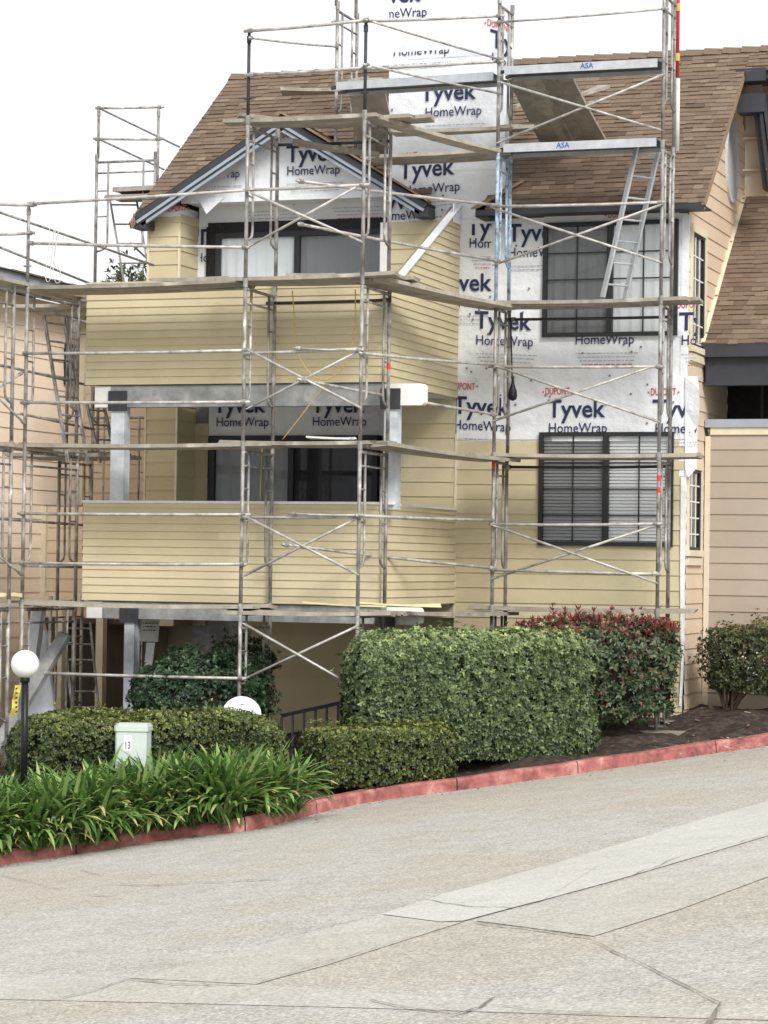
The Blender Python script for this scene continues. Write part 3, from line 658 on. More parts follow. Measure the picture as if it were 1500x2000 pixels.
HP(mb, 'oval_louvre', ['primer', 'curtG'])
# ---- main roof
XL, XE = -7.87, .32; YR = 2.62; ZR = RZ+RP*(YR-YE); SL = Vector((0, 1, RP)).normalized(); LEN = (YR-YE)*math.sqrt(1+RP*RP)
mb = MB(); shingles(mb, (XL, YE, RZ), (1, 0, 0), SL, XE-XL, LEN)
# cut out: chase, gable footprint in front, eave gap between gable and chase
gx, gz_, gp = -5.66, 8.12, .60
mb.clip([((XL, YE, 0), (-1, .075, 0))])
keep = []
for f in range(len(mb.f)):
    c = np.mean([mb.v[i] for i in mb.f[f]], axis=0)
    under = c[0] < -3.35 and c[2] < gz_-gp*abs(c[0]-gx)-.02 and c[1] < 1.2
    inch = CX0 < c[0] < CX1 and -.1 < c[1] < .32
    gap = -3.5 < c[0] < -2.80 and c[1] < .02
    hip = c[0] < -2.8+.5-(0-c[1])*1.0+0.0 and c[1] < 0 and c[0] > -3.6
    if not (under or inch or gap or hip): keep.append(f)
mb.f = [mb.f[k] for k in keep]; mb.m = [mb.m[k] for k in keep]; mb.t = [mb.t[k] for k in keep]
roof = HP(mb, 'roof', 'shingle')
# extension of the roof to the right over the further unit, back slope and deck
mb = MB(); shingles(mb, (XE, 2.12, RZ+RP*(2.12-YE)), (1, 0, 0), SL, 3.2, (YR-2.12)*math.sqrt(1+RP*RP)); mb.build('roof_extension', 'shingle', roof)
mb = MB()
mb.face([(XL+.24, YR, ZR), (XE+3.2, YR, ZR), (XE+3.2, YR+3.2, ZR-3.2*RP), (XL+.4, YR+3.2, ZR-3.2*RP)])
mb.build('back_slope', 'cap', roof)
mb = MB(); n = Vector((0, -RP, 1)).normalized()*-.03      # roof deck under the shingles
def deckquad(x0, x1, y0, y1): mb.hexa([Vector((x, y, RZ+RP*(y-YE)))+n*k for k in (3, .25) for x, y in ((x0, y0), (x1, y0), (x1, y1), (x0, y1))])
deckquad(XL+.25, XE-.02, 1.25, YR); deckquad(CX1+.01, XE-.02, .0, 1.25); deckquad(-2.25, XE-.02, YE+.03, 0.0); deckquad(CX0, CX1, .34, 1.25)
mb.build('roof_deck', 'greybeam', roof)
mb = MB()
x = XL+.22
while x < XE+3.2:
    h = random.uniform(.006, .014)
    for sgn in (-1, 1):
        q = [(x, YR, ZR+.03+h), (x+.3, YR, ZR+.02), (x+.3, YR+sgn*.13, ZR+.02-.13*RP), (x, YR+sgn*.13, ZR+.03+h-.13*RP)]; mb.face(q)
    mb.face([(x, YR-.13, ZR+.03+h-.13*RP), (x, YR, ZR+.03+h), (x, YR, ZR), (x, YR-.13, ZR-.13*RP)]); x += .27
mb.build('ridge_cap', 'shingle', roof)
# eave gutter/fascia right, hip return at the left end of that eave, verge boards
mb = MB(); mb.box(-2.78, XE, YE-.02, YE+.02, RZ-.075, RZ-.005); mb.box(-2.62, XE, YE+.02, -.01, RZ-.05, RZ-.03)
mb.build('fascia', 'dark', roof)
mb = MB(); a = Vector((-2.80, YE, RZ+.01)); b = Vector((-2.32, .0, RZ+.5*RP+.0)); c = Vector((-2.80, 0, RZ+.0))
mb.face([a, b, c]); mb.beam(a+Vector((0, 0, .02)), b+Vector((0, 0, .02)), .2, .025, 1); 
mb.hexa([(-2.80, YE+.03, RZ-.09), (-2.64, YE+.03, RZ-.09), (-2.64, -.01, RZ-.09), (-2.80, -.01, RZ-.09), (-2.80, YE+.03, RZ), (-2.64, YE+.03, RZ), (-2.64, -.01, RZ), (-2.80, -.01, RZ)], 2)
mb.build('hip_return', ['shingle', 'cap', 'dark'], roof)
for x in (XL, XE-.03):
    mb = MB()
    for y0, y1 in ((YE, 2.1 if x > 0 else YR),):
        p = Vector((x, y0, RZ-.06+RP*(y0-YE))); q = Vector((x, y1, RZ-.06+RP*(y1-YE))); mb.beam(p+Vector((.015, 0, 0)), q+Vector((.015+(.22 if x < -1 else 0), 0, 0)), .03, .1, side=(1, 0, 0))
    mb.build('verge_board', 'cap', roof)
# higher unit at the top right: dark eave box, panelled soffit wall, raking fascia against the sky
mb = MB(); mb.box(.2, 3.4, 2.16, 2.75, ZR-.52-.0, ZR-.40); mb.box(.2, .62, 2.1, 2.16, ZR-.56, ZR-.38); mb.box(.2, .60, 2.2, 2.5, ZR-.98, ZR-.72)
mb.build('upper_eave', 'dark', roof)
mb = MB(); mb.prism([(.24, 2.62, 7.2), (.62, 2.62, 7.2), (.45, 2.62, ZR-.4), (.24, 2.62, ZR-.4)], (0, .05, 0)); mb.box(.22, .6, 2.55, 2.62, 8.0, 8.03); mb.box(.22, .6, 2.55, 2.62, 7.55, 7.58)
mb.build('soffit_panel', 'tan2', roof)
mb = MB(); p, q = PV(1486, 205, 2.3), PV(1508, 378, 2.3)
for k in (0, .07): mb.beam(p+Vector((k, -k*.4, 0)), q+Vector((k, -k*.4, 0)), .045, .12, side=(1, 0, 0))
mb.beam(PV(1476, 196, 2.5), PV(1497, 372, 2.5), .05, .3, side=(1, 0, 0))
mb.build('raking_fascia', 'dark', roof)
# gable: two slopes, rakes
GY = -.36; gxl, gxr = -7.88, -3.50
mb = MB()
for sx, xe in ((-1, gxl), (1, gxr)):
    ze = gz_-gp*abs(xe-gx); run = abs(xe-gx); s = Vector((-sx, 0, gp)).normalized(); L = run*math.sqrt(1+gp*gp)
    q = MB(); 
    if sx < 0: shingles(q, (xe, 1.15, ze), (0, -1, 0), s, 1.15-GY, L)
    else: shingles(q, (xe, GY, ze), (0, 1, 0), s, .0-GY if False else 1.15-GY, L)
    kk = []
    for f in range(len(q.f)):
        c = np.mean([q.v[i] for i in q.f[f]], axis=0)
        if c[2] < RZ+RP*(c[1]-YE)-.03: continue
        if sx > 0 and c[1] > -.02 and c[0] > CX0-.02: continue
        kk.append(f)
    q.f = [q.f[k] for k in kk]; q.m = [q.m[k] for k in kk]; q.t = [q.t[k] for k in kk]; sub(mb, q)
gro = HP(mb, 'gable_roof', 'shingle')
d = MB(); e = MB(); f1 = MB(); cp = MB()
for sx, xe in ((-1, gxl), (1, gxr)):
    A = Vector((xe, GY, gz_-gp*abs(xe-gx))); B = Vector((gx, GY, gz_)); ax = (B-A).normalized(); up = Vector((-ax.z*sx*-1, 0, abs(ax.x))) if False else Vector((sx*gp, 0, 1)).normalized()
    d.hexa([A-up*.05+Vector((0, .0, 0)), B-up*.05, B-up*.05+Vector((0, .36, 0)), A-up*.05+Vector((0, .36, 0)), A-up*.012, B-up*.012, B-up*.012+Vector((0, .36, 0)), A-up*.012+Vector((0, .36, 0))])
    for (o0, o1, yo, tgt) in ((.02, .095, -.035, d), (.097, .142, -.025, e), (.145, .163, -.012, d), (.165, .205, -.0, e)):
        a0, b0 = A-up*o1, B-up*o1; a1, b1 = A-up*o0, B-up*o0; yv = Vector((0, yo, 0)); tv = Vector((0, .05, 0))
        sh = ax*(.04 if o0 > .1 else 0)
        tgt.hexa([a0+yv+sh, b0+yv, b0+tv, a0+tv+sh, a1+yv+sh, b1+yv, b1+tv, a1+tv+sh])
    # dark eave return blocks
    d.box(min(xe, xe-sx*.2), max(xe, xe-sx*.2), GY+.0, GY+.3, A.z-.19, A.z-.06)
    if sx > 0: cp.beam(A+up*.02+Vector((0, .02, 0)), B+up*.02+Vector((0, .02, 0)), .2, .02, side=(0, 1, 0))
d.clip([]); d.build('rake_edge', 'dark', gro); e.build('rake_board', 'blue', gro); cp.build('rake_shingles', 'cap', gro)

# ---------------------------------------------------------------- neighbouring wing on the right
wg = thing('garage_wing', 'taupe sided wing with dark fascia and brown roof beside the tan wall', 'house', (2.5, 1.15, 0))
YW = 1.15
mb = MB(); siding(mb, (.08, YW, 0), (1, 0, 0), (0, -1, 0), 4.2, -.1, 3.76, EX+.02, [(.24, .72, .3, .86)], zoff=.02); mb.build('wing_siding', 'tan2', wg)
mb = MB(); mb.box(.03, .10, YW-.035, YW+.02, -.1, 3.72); mb.box(.10, 4.3, YW-.035, YW, 3.74, 3.84); mb.build('wing_trim', 'cream', wg)
MB().box(.03, 4.3, YW-.06, YW+.1, 3.84, 3.95).build('coping', 'blue', wg)
mb = MB(); mb.box(.03, 4.3, 2.6, 2.7, 3.6, 5.2); mb.box(.03, 4.3, YW+.1, 2.6, 3.6, 3.7); mb.box(.03, 4.3, .95, 2.6, 4.98, 5.0); mb.build('shaded_porch_recess', 'black', wg)  # porch back, floor and ceiling painted black: the recess shade put into colour
MB().box(.62, .65, 2.0, 2.03, 3.7, 4.62).build('porch_rail', 'dark', wg)
mb = MB(); mb.box(.04, 4.3, .85, .92, 4.78, 4.95); mb.box(.06, 4.3, .95, 1.15, 4.40, 4.80); mb.build('wing_fascia', 'dark', wg)
mb = MB(); WP = .86; shingles(mb, (.02, .85, 4.95), (1, 0, 0), Vector((0, 1, WP)).normalized(), 4.2, 3.6*math.sqrt(1+WP*WP)); mb.build('wing_roof', 'shingle', wg)
mb = MB(); mb.hexa([(.04, .9, 4.9), (4.2, .9, 4.9), (4.2, 4.5, 4.9+3.6*WP), (.04, 4.5, 4.9+3.6*WP), (.04, .9, 4.94), (4.2, .9, 4.94), (4.2, 4.5, 4.94+3.6*WP), (.04, 4.5, 4.94+3.6*WP)]); mb.build('roof_deck', 'greybeam', wg)
mb = MB(); mb.beam((.035, .86, 4.95), (.035, 4.4, 4.95+3.54*WP), .06, .05, side=(1, 0, 0)); mb.build('step_flashing', 'cream', wg)
mb = MB()
for k in range(7): z = .33+.075*k; mb.hexa([(.32, YW-.03, z), (.80, YW-.03, z), (.80, YW+.03, z+.05), (.32, YW+.03, z+.05), (.32, YW-.03, z+.012), (.80, YW-.03, z+.012), (.80, YW+.03, z+.062), (.32, YW+.03, z+.062)])
mb.box(.28, .32, YW-.04, YW, .28, .9); mb.box(.80, .84, YW-.04, YW, .28, .9); mb.build('louvre_vent', 'white', wg)
MB().box(.3, .82, YW+.04, YW+.06, .3, .88).build('vent_back', 'black', wg)

# ---------------------------------------------------------------- neighbouring house on the left
nb = thing('neighbour_house', 'peach sided neighbouring house behind the left scaffold', 'house', (-12, 2, -1.5))
XN = -11.
mb = MB(); siding(mb, (XN, -6, 0), (0, 1, 0), (1, 0, 0), 10.5, -1.5, 6.0, EX+.03, zoff=.02); mb.build('side_siding', 'peach', nb)
mb = MB(); siding(mb, (XN, 4.5, 0), (1, 0, 0), (0, -1, 0), 3.0, -1.0, 5.9, EX+.03, zoff=.02); siding(mb, (XN+.03, 3.2, 0), (1, 0, 0), (0, -1, 0), 2.8, .95, 2.75, EX, zoff=.02); mb.build('front_siding', 'tan', nb)
mb = MB(); mb.box(XN-.02, XN+.1, 4.40, 4.48, 2.8, 5.95); mb.box(XN, XN+.1, 3.12, 3.2, -1.2, 2.75); mb.box(XN+.1, -8.3, 3.13, 3.19, 1.22, 1.34); mb.box(-9.3, -9.2, 4.40, 4.48, -.5, 5.9); mb.box(XN+1.3, XN+1.38, 4.4, 4.48, 3, 5.9); mb.build('corner_trim', 'cream', nb)
mb = MB(); mb.box(XN-.02, XN+.5, -6.5, 4.95, 6.02, 6.22); mb.box(XN, -7.9, 4.46, 4.9, 5.92, 6.1); mb.build('eave_fascia', 'blue', nb)
mb = MB(); shingles(mb, (XN+.55, 4.95, 6.22), (0, -1, 0), Vector((-1, 0, .02)).normalized(), 11.4, 2.0, ex=.2); mb.build('roof', 'shingle', nb)
mb = MB(); mb.box(XN-4, XN-.02, -6, 5.5, -1.5, 6.0); mb.box(XN, -8, 4.52, 6.5, -1, 5.9); mb.build('carcass', 'greybeam', nb)
mb = MB(); a = PU(124, 670, XN); b = PU(146, 755, XN); mb.box(XN+.01, XN+.05, a.y, b.y, b.z, a.z); wn = mb.build('window', 'frame', nb); MB().box(XN+.051, XN+.056, a.y+.06, b.y-.06, b.z+.5, a.z-.06).build('pane', 'curtG', wn); MB().box(XN+.051, XN+.056, a.y+.06, b.y-.06, b.z+.06, b.z+.44).build('pane', 'curtL', wn)
mb = MB(); mb.box(XN+.1, -7.85, 3.6, 3.7, -1.6, 1.0); mb.box(XN+.1, -7.85, 3.14, 3.7, .92, 1.0); mb.build('undercroft_wall', 'brown', nb)
mb = MB()
for x in (-10.6, -9.9, -9.0): mb.box(x, x+.12, 2.9, 3.05, -1.6, 1.2)
mb.build('porch_column', 'cream', nb)
mb = MB(); a = PD(0, 1250, 36); mb.box(XN+.03, XN+.06, 1.0, 1.9, -1.5, 1.0); mb.build('entry_door', 'cream', nb)
# ---------------------------------------------------------------- SCAFFOLD frames
R1 = .0245
def frame_proto(depth, mat, h=2.0, two=True):
    """ladder frame in the y-z plane, front leg at local origin, z 0..h"""
    t = thing('scaffold_frame', 'grey steel scaffold frame', 'scaffold frame')
    MB().tube([(0, 0, 0), (0, 0, h)], R1, 10).build('leg', mat, t, smooth=True)
    MB().tube([(0, depth, 0), (0, depth, h)], R1, 10).build('leg', mat, t, smooth=True)
    MB().tube([(0, 0, h-.07), (0, depth, h-.07)], .02, 8).build('top_bar', mat, t, smooth=True)
    MB().tube([(0, .0, h-.24), (0, depth, h-.24)], .014, 8).build('header_bar', mat, t, smooth=True)
    off = min(.2, depth*.27)
    for s, y0 in ((1, 0.), (-1, depth)):
        yo = y0+s*off; z1 = h-1.44
        pts = [(0, yo, h-.07), (0, yo, z1+.1), (0, yo-s*off*.12, z1+.03), (0, yo-s*off*.5, z1-.01), (0, y0, z1-.03)]
        MB().tube(pts, .017, 8).build('ladder_leg', mat, t, smooth=True)
        for z in (h-.52, h-.92): MB().tube([(0, y0, z), (0, yo, z)], .013, 6).build('rung', mat, t)
    for y in (0, depth): MB().tube([(0, y, h-.05), (0, y, h+.06)], R1+.005, 10).build('coupling', mat, t)
    return t
_first = {}
def place_frame(key, depth, mat, x, y, z, label, rz=0, lean=0., h=2.0):
    k = (round(depth, 2), mat, h)
    if k not in _first: _first[k] = frame_proto(depth, mat, h); o = _first[k]
    else: o = copy_tree(_first[k])
    o.location = (x, y, z); o.rotation_euler = (lean, 0, rz); ORG[o.name] = Vector((x, y, z))
    tag(o, label, 'scaffold frame', 'scaffold frames round the house'); return o
LV = {0: 'standing at hedge height', 1: 'level with the lower windows', 2: 'between the two window storeys', 3: 'level with the upper windows', 4: 'up at the roof slope'}
T0 = (-7.56, -4.2); T1 = (-4.59, -4.2); T2 = (-3.07, -4.2); T3 = (-2.28, -1.2); T4 = (-.08, -1.2)
ZL = [-.65, 1.34, 3.34, 5.34, 7.33]
frames = {}
for nm, (x, y), dp, ks, txt in (('T0', T0, 1.5, (0, 1, 2), 'above the globe lamp'), ('T1', T1, 1.0, (0, 1, 2, 3), 'before the sliding doors'), ('T2', T2, 1.0, (0, 1, 2, 3), 'at the balcony corner'), ('T3', T3, .62, (0, 1, 2, 3, 4), 'left of the gridded windows'), ('T4', T4, .62, (0, 1, 2, 3, 4), 'at the house corner')):
    for k in ks:
        mat = 'bluesteel' if (nm == 'T3' and k == 3) else 'steel'
        z = ZL[k]; h = 2.0
        if nm == 'T4' and k == 0: z = -.20; h = 1.54
        if nm == 'T3' and k == 0: h = 2.0
        col = 'blue painted' if mat == 'bluesteel' else 'grey steel'
        frames[nm, k] = place_frame(nm, dp, mat, x, y, z, f'{col} scaffold frame {txt}, {LV[k]}', h=h, rz=random.uniform(-.01, .01))
for k in (0, 1, 2): place_frame('TC', 1.5, 'steel', -7.62, -5.95, ZL[k], 'grey steel scaffold frame at the left picture edge, '+LV[k])
for k, (zz, tx) in enumerate(((ZL[0], 'low'), (ZL[1], 'at mid height'), (ZL[2], 'high'))): place_frame('TD', 1.0, 'steel', -8.7+.1*k, -1.1, zz, f'scaffold frame between the yellow and peach houses, {tx}')
for k, z in enumerate((2.2, 4.2, 6.2)): place_frame('TE', 1.0, 'steel', -10.06, 3.0, z, f'scaffold frame behind the peach eave, {("lowest", "middle", "topmost")[k]} of its tower', rz=math.radians(-90))
place_frame('TR', .8, 'steel', -4.80, -.5, 7.55, 'grey scaffold frame standing on the gable roof left of the chimney'); place_frame('TR', .8, 'steel', -4.82, -.5, 9.55, 'topmost frame of the tower left of the chimney, cut by the photo top')
# loose top tubes, feet
def rod(name, pts, r, mat, label, cat, group=None, n=8): return tag(MB().tube(pts, r, n).build(name, mat, smooth=True), label, cat, group)
def post(name, x, y, z0, z1, mat, label, grp='guard posts'):
    t = thing(name, label, 'guard post', (x, y, z0), grp)
    MB().tube([(x, y, z0), (x, y, z1)], .021, 10).build('tube', mat, t, smooth=True)
    MB().tube([(x, y, z1-.16), (x, y, z1-.08)], .03, 8).build('clamp', mat, t); MB().tube([(x-.05, y-.01, z0+.28), (x+.05, y-.01, z0+.28)], .014, 6).build('pin', mat, t); return t
zt = lambda px, py, v: PV(px, py, v).z
post('guard_post', T1[0], T1[1], 7.33, zt(490, 58, -4.2), 'darksteel', 'dark guard post above the gable left end, leftmost on the top deck')
post('guard_post', T2[0], T2[1], 7.33, zt(715, 36, -4.2), 'darksteel', 'dark guard post rising in front of the aluminium plank, left of the chimney')
post('guard_post', T0[0], T0[1], 5.34, zt(62, 395, -4.2), 'steel', 'grey guard post at the left corner against the sky')
post('guard_post', T3[0], T3[1], 9.33, 10.2, 'darksteel', 'dark guard post across the chimney right edge')
post('guard_post', T4[0], T4[1], 9.33, 10.2, 'darksteel', 'dark guard post beside the red and yellow pole')
t = thing('banded_pole', 'red pole with yellow bands above the roof ridge', 'pole', (T4[0], T4[1]+.62, 8.3))
yb = T4[1]+.62
MB().tube([(T4[0]+.04, yb, 8.32), (T4[0]+.04, yb, 10.3)], .026, 10).build('tube', 'redsteel', t, smooth=True)
for py in (15, 112): z = zt(1320, py, yb); MB().tube([(T4[0]+.04, yb, z-.05), (T4[0]+.04, yb, z+.05)], .033, 10).build('yellow_band', 'yellowp', t)
rod('white_pole', [(T4[0]+.05, yb, 7.35), (T4[0]+.05, yb, 8.30)], .03, 'whitesteel', 'white painted pole below the red banded pole', 'pole')
def foot(x, y, z, label):
    t = thing('base_jack', label, 'base jack', (x, y, z)); MB().tube([(x, y, z+.03), (x, y, z+.5)], .016, 8).build('screw', 'steel', t); MB().box(x-.09, x+.09, y-.09, y+.09, z, z+.012).build('base_plate', 'steel', t)
    MB().beam((x-.09, y, z+.26), (x+.09, y, z+.26), .03, .02).build('wing_nut', 'steel', t)
zf = bedz(T4[0], T4[1]); foot(T4[0], T4[1], min(-.36, zf+.03), 'rusty base jack near the red kerb under the corner post'); foot(T4[0], yb, bedz(T4[0], yb)+.03, 'rusty base jack behind, close to the yellow wall')
mb = MB(); mb.beam((T4[0]-.35, T4[1]+.1, zf), (T4[0]+.35, T4[1]-.0, zf+.01), .25, .05); tag(mb.build('sole_board', 'plank'), 'short grey sole board under the corner post by the kerb', 'board')
for key, px, pys in (((('T3', 1)), 963, (908,)), (('T4', 1), 1285, (934, 957)), (('T2', 2), 757, (716,))):
    if key in frames:
        fr = frames[key]; x, y = fr.location.x, fr.location.y+(1.0 if key[0] == 'T2' else 0)
        mb = MB()
        for py in pys: z = zt(px, py, y); mb.tube([(x, y, z-.035), (x, y, z+.035)], .027, 10)
        mb.build('red_tape', 'redtape', fr)
# tubes: rails and braces by the points where they meet the posts
BAY = {'L': 'in the long left bay', 'N': 'in the narrow bay before the doors', 'M': 'in the slanting bay beside the balcony', 'R': 'before the gridded windows'}
def tub(a, va, b, vb, label, kind='rail', r=.0195, mat='steel2', grp=None):
    p, q = PV(*a, va), PV(*b, vb); d = (q-p).normalized()
    nm = 'guard_rail' if kind == 'rail' else 'brace_tube'
    t = thing(nm, label, 'guard rail' if kind == 'rail' else 'brace', tuple((p+q)/2), 'guard rail tubes' if kind == 'rail' else 'brace tubes')
    sg = Vector((0, 0, -random.uniform(.004, .012)))
    MB().tube([p-d*random.uniform(.04, .09), p+(q-p)*.33+sg, p+(q-p)*.66+sg, q+d*random.uniform(.04, .09)], r, 8).build('tube', mat, t, smooth=True)
    for m_ in (p, q): MB().tube([m_-d*.028, m_+d*.028], r+.011, 8).build('clamp', 'steel', t); 
    return t
vf, vr = -4.25, -1.25
def xbrace(p0, p1, p2, p3, v, where):
    for i, (a, b) in enumerate(((p0, p1), (p2, p3))):
        p, q = PV(*a, v-.015*i), PV(*b, v-.015*i); up = 'rising' if q.z > p.z else 'falling'
        t = thing('cross_brace', f'thin cross brace {up} to the right, {where}', 'brace', tuple((p+q)/2), 'cross braces')
        MB().tube([p, q], .0165, 8).build('tube', 'steel2', t, smooth=True)
        e = MB()
        for m_, s_ in ((p, 1), (q, -1)): d = (q-p).normalized()*s_; e.beam(m_-d*.03, m_+d*.07, .034, .012, side=(0, 1, 0))
        e.build('flat_end', 'steel2', t)
xbrace((487, 481), (705, 360), (490, 376), (706, 472), vf, 'across the upper sliding door'); xbrace((485, 797), (703, 684), (486, 684), (703, 796), vf, 'below the upper balcony wall')
xbrace((478, 1124), (697, 1012), (486, 1012), (697, 1121), vf, 'across the lower balcony wall'); xbrace((478, 1326), (696, 1224), (478, 1219), (696, 1344), vf, 'in the shade under the balcony')
xbrace((966, 517), (1290, 400), (968, 408), (1289, 512), vr, 'over the upper gridded window'); xbrace((964, 822), (1285, 712), (966, 714), (1285, 823), vr, 'between the gridded windows')
xbrace((962, 1130), (1281, 1026), (963, 1026), (1281, 1138), vr, 'under the lower gridded window'); xbrace((974, 278), (1294, 146), (976, 160), (1290, 254), vr, 'in front of the roof and ramp boards')
tub((63, 398), vf, (485, 371), vf, 'long top guard rail from the left corner to the gable foot'); tub((485, 371), vf, (708, 361), vf, 'guard rail crossing the gable wrap above the upper door')
tub((61, 475), vf, (478, 483), vf, 'middle guard rail across the yellow pier and upper door'); tub((50, 690), vf, (478, 684), vf, 'bright guard rail across the upper balcony wall')
tub((47, 786), vf, (476, 785), vf, 'guard rail along the upper balcony beam'); tub((44, 1003), vf, (476, 1005), vf, 'guard rail along the top of the lower balcony wall')
tub((42, 1099), vf, (474, 1102), vf, 'low guard rail across the lower balcony wall'); tub((92, 1315), vf, (470, 1325), vf, 'pale rail in front of the dark shrub')
tub((486, 690), vf, (704, 681), vf, 'rail between the two door posts below the upper planks'); tub((480, 1010), vf, (698, 1009), vf, 'rail between the two door posts on the lower balcony')
tub((575, 1003), vf-.04, (700, 1006), vf-.04, 'short overlapping rail on the lower balcony', r=.014); tub((583, 680), vf-.04, (702, 683), vf-.04, 'short overlapping rail below the upper planks', r=.014)
tub((559, 1064), vf-.06, (958, 1109), vr-.05, 'long tube sloping past the lower balcony corner'); tub((702, 1007), vf, (960, 1016), vr, 'rail along the lower balcony side wall')
tub((588, 438), vf-.06, (968, 509), vr-.05, 'long tube sloping across the yellow wing wall'); tub((588, 354), vf-.06, (974, 401), vr-.05, 'long tube from the gable wrap to the chimney wall')
tub((708, 690), vf, (966, 712), vr, 'rail across the balcony side siding'); tub((590, 742), vf-.06, (962, 809), vr-.05, 'long tube sloping past the white beam end')
tub((719, 40), vf, (974, 115), vr, 'tube falling across the top of the chimney wrap', r=.015); tub((717, 127), vf, (974, 182), vr, 'tube falling across the aluminium plank', r=.015)
tub((655, 43), -1.25, (974, 31), vr, 'level rail across the chimney top'); tub((690, 136), -1.25, (974, 120), vr, 'level rail just above the left aluminium plank')
tub((488, 60), vf, (716, 39), vf, 'top rail at the left end of the roof deck against the sky'); tub((492, 146), vf, (714, 132), vf, 'rail just above the brown ridge on the left'); tub((490, 74), vf, (657, 91), -.55, 'thin rail sloping against the sky left of the chimney', r=.015)
tub((975, 43), vr, (1297, 17), vr, 'top rail against the sky right of the chimney', r=.015); tub((968, 403), vr, (1290, 395), vr, 'rail along the dark eave above the gridded window')
tub((966, 716), vr, (1286, 716), vr, 'rail across the wrap between the windows'); tub((963, 1024), vr, (1281, 1023), vr, 'rail across the lower gridded window'); tub((962, 1113), vr, (1280, 1121), vr, 'rail below the lower gridded window')
tub((532, 592), -3.25, (752, 586), -3.25, 'dark back rail under the middle upper planks', mat='darksteel'); tub((540, 283), -3.25, (752, 276), -3.25, 'dark back rail under the top deck', mat='darksteel')
tub((993, 912), -.6, (1308, 911), -.6, 'dark back rail under the planks at the lower window', mat='darksteel'); tub((1003, 624), -.6, (1312, 619), -.6, 'dark back rail under the planks at the upper window', mat='darksteel')
def lrail(a, b, u, label): p, q = PU(*a, u), PU(*b, u); rod('guard_rail', [p, q], .017, 'steel', label, 'guard rail', 'guard rail tubes')
lrail((-20, 408), (300, 518), -7.6, 'upper left return rail running back against the sky'); lrail((-20, 475), (176, 554), -7.6, 'lower left return rail meeting the plank against the sky')
tub((-30, 396), -4.9, (62, 400), vf, 'guard rail leaving the photo at the left top'); tub((-30, 457), -4.9, (58, 455), vf, 'guard rail leaving the photo at the left, second down')
lrail((-20, 708), (170, 752), -7.7, 'dark return rail against the peach wall, upper'); lrail((40, 808), (180, 838), -7.7, 'dark return rail against the peach wall, lower'); lrail((-20, 1012), (168, 1026), -7.7, 'dark return rail beside the lower balcony end'); lrail((44, 1105), (168, 1108), -7.7, 'low return rail left of the lower balcony')
tub((-20, 766), -4.9, (40, 730), vf, 'brace rising at the left picture edge', 'brace', .015); tub((-20, 760), -4.9, (45, 824), vf, 'brace falling at the left picture edge', 'brace', .015); tub((-20, 1070), -4.9, (40, 1120), vf, 'lower brace falling at the left picture edge', 'brace', .015)
tub((193, 211), 3, (312, 209), 3, 'top end rail of the far left tower', r=.02); tub((191, 271), 3, (308, 272), 3, 'second end rail of the far left tower', r=.02)
lrail((195, 212), (350, 287), -10.04, 'upper rail from the far tower down behind the roof'); lrail((192, 271), (320, 331), -10.04, 'lower rail from the far tower down behind the roof')
post('guard_post', -10.04, 3.0, 8.2, PV(193, 207, 3).z, 'steel', 'guard post at the left of the far tower against the sky'); post('guard_post', -9.02, 3.0, 7.5, PV(312, 207, 3).z, 'steel', 'guard post at the right of the far tower against the sky')
lrail((255, 475), (330, 545), -10.0, 'brace of the far tower beside the yellow pier')
# ladders
def ladder(foot_, top, wdir, n, wd, label, mat='alu', name='ladder'):
    f, t_ = Vector(foot_), Vector(top); wv = Vector(wdir).normalized()*wd/2
    o = thing(name, label, 'ladder', tuple(f))
    for s in (-1, 1): MB().beam(f+wv*s, t_+wv*s, .03, .075 if mat == 'alu' else .04, side=wv).build('stile', mat, o)
    for k in range(n): p = f+(t_-f)*((k+.6)/n); MB().tube([p-wv, p+wv], .014, 8).build('rung', mat, o)
    return o
lf = PV(1199, 577, -.85); lt = PV(1268, 288, -.72); ladder((lf.x, -.86, 5.42), (lt.x, -.78, lt.z), (.6, .75, 0), 7, .36, 'aluminium ladder leaning from the upper planks to the aluminium plank')
a = PV(105, 618, -2.9); b = PV(152, 905, -2.9); ladder(b, a, (.25, 1, 0), 8, .4, 'steel ladder leaning inside the left scaffold before the peach wall', 'steel')
a = PV(240, 385, 3.4); b = PV(272, 575, 3.4); ladder(b, a, (1, .3, 0), 5, .42, 'steel ladder leaning by the far tower against the sky', 'steel')
a = PV(186, 790, -1.6); b = PV(212, 905, -1.6); ladder(b, a, (.25, 1, 0), 4, .36, 'steel ladder leaning left of the grey balcony post', 'steel')
a = PV(150, 1215, -2.2); b = PV(168, 1400, -2.2); ladder(b, a, (1, .3, 0), 6, .36, 'rusty ladder standing under the left deck by the brown doors', 'steel')
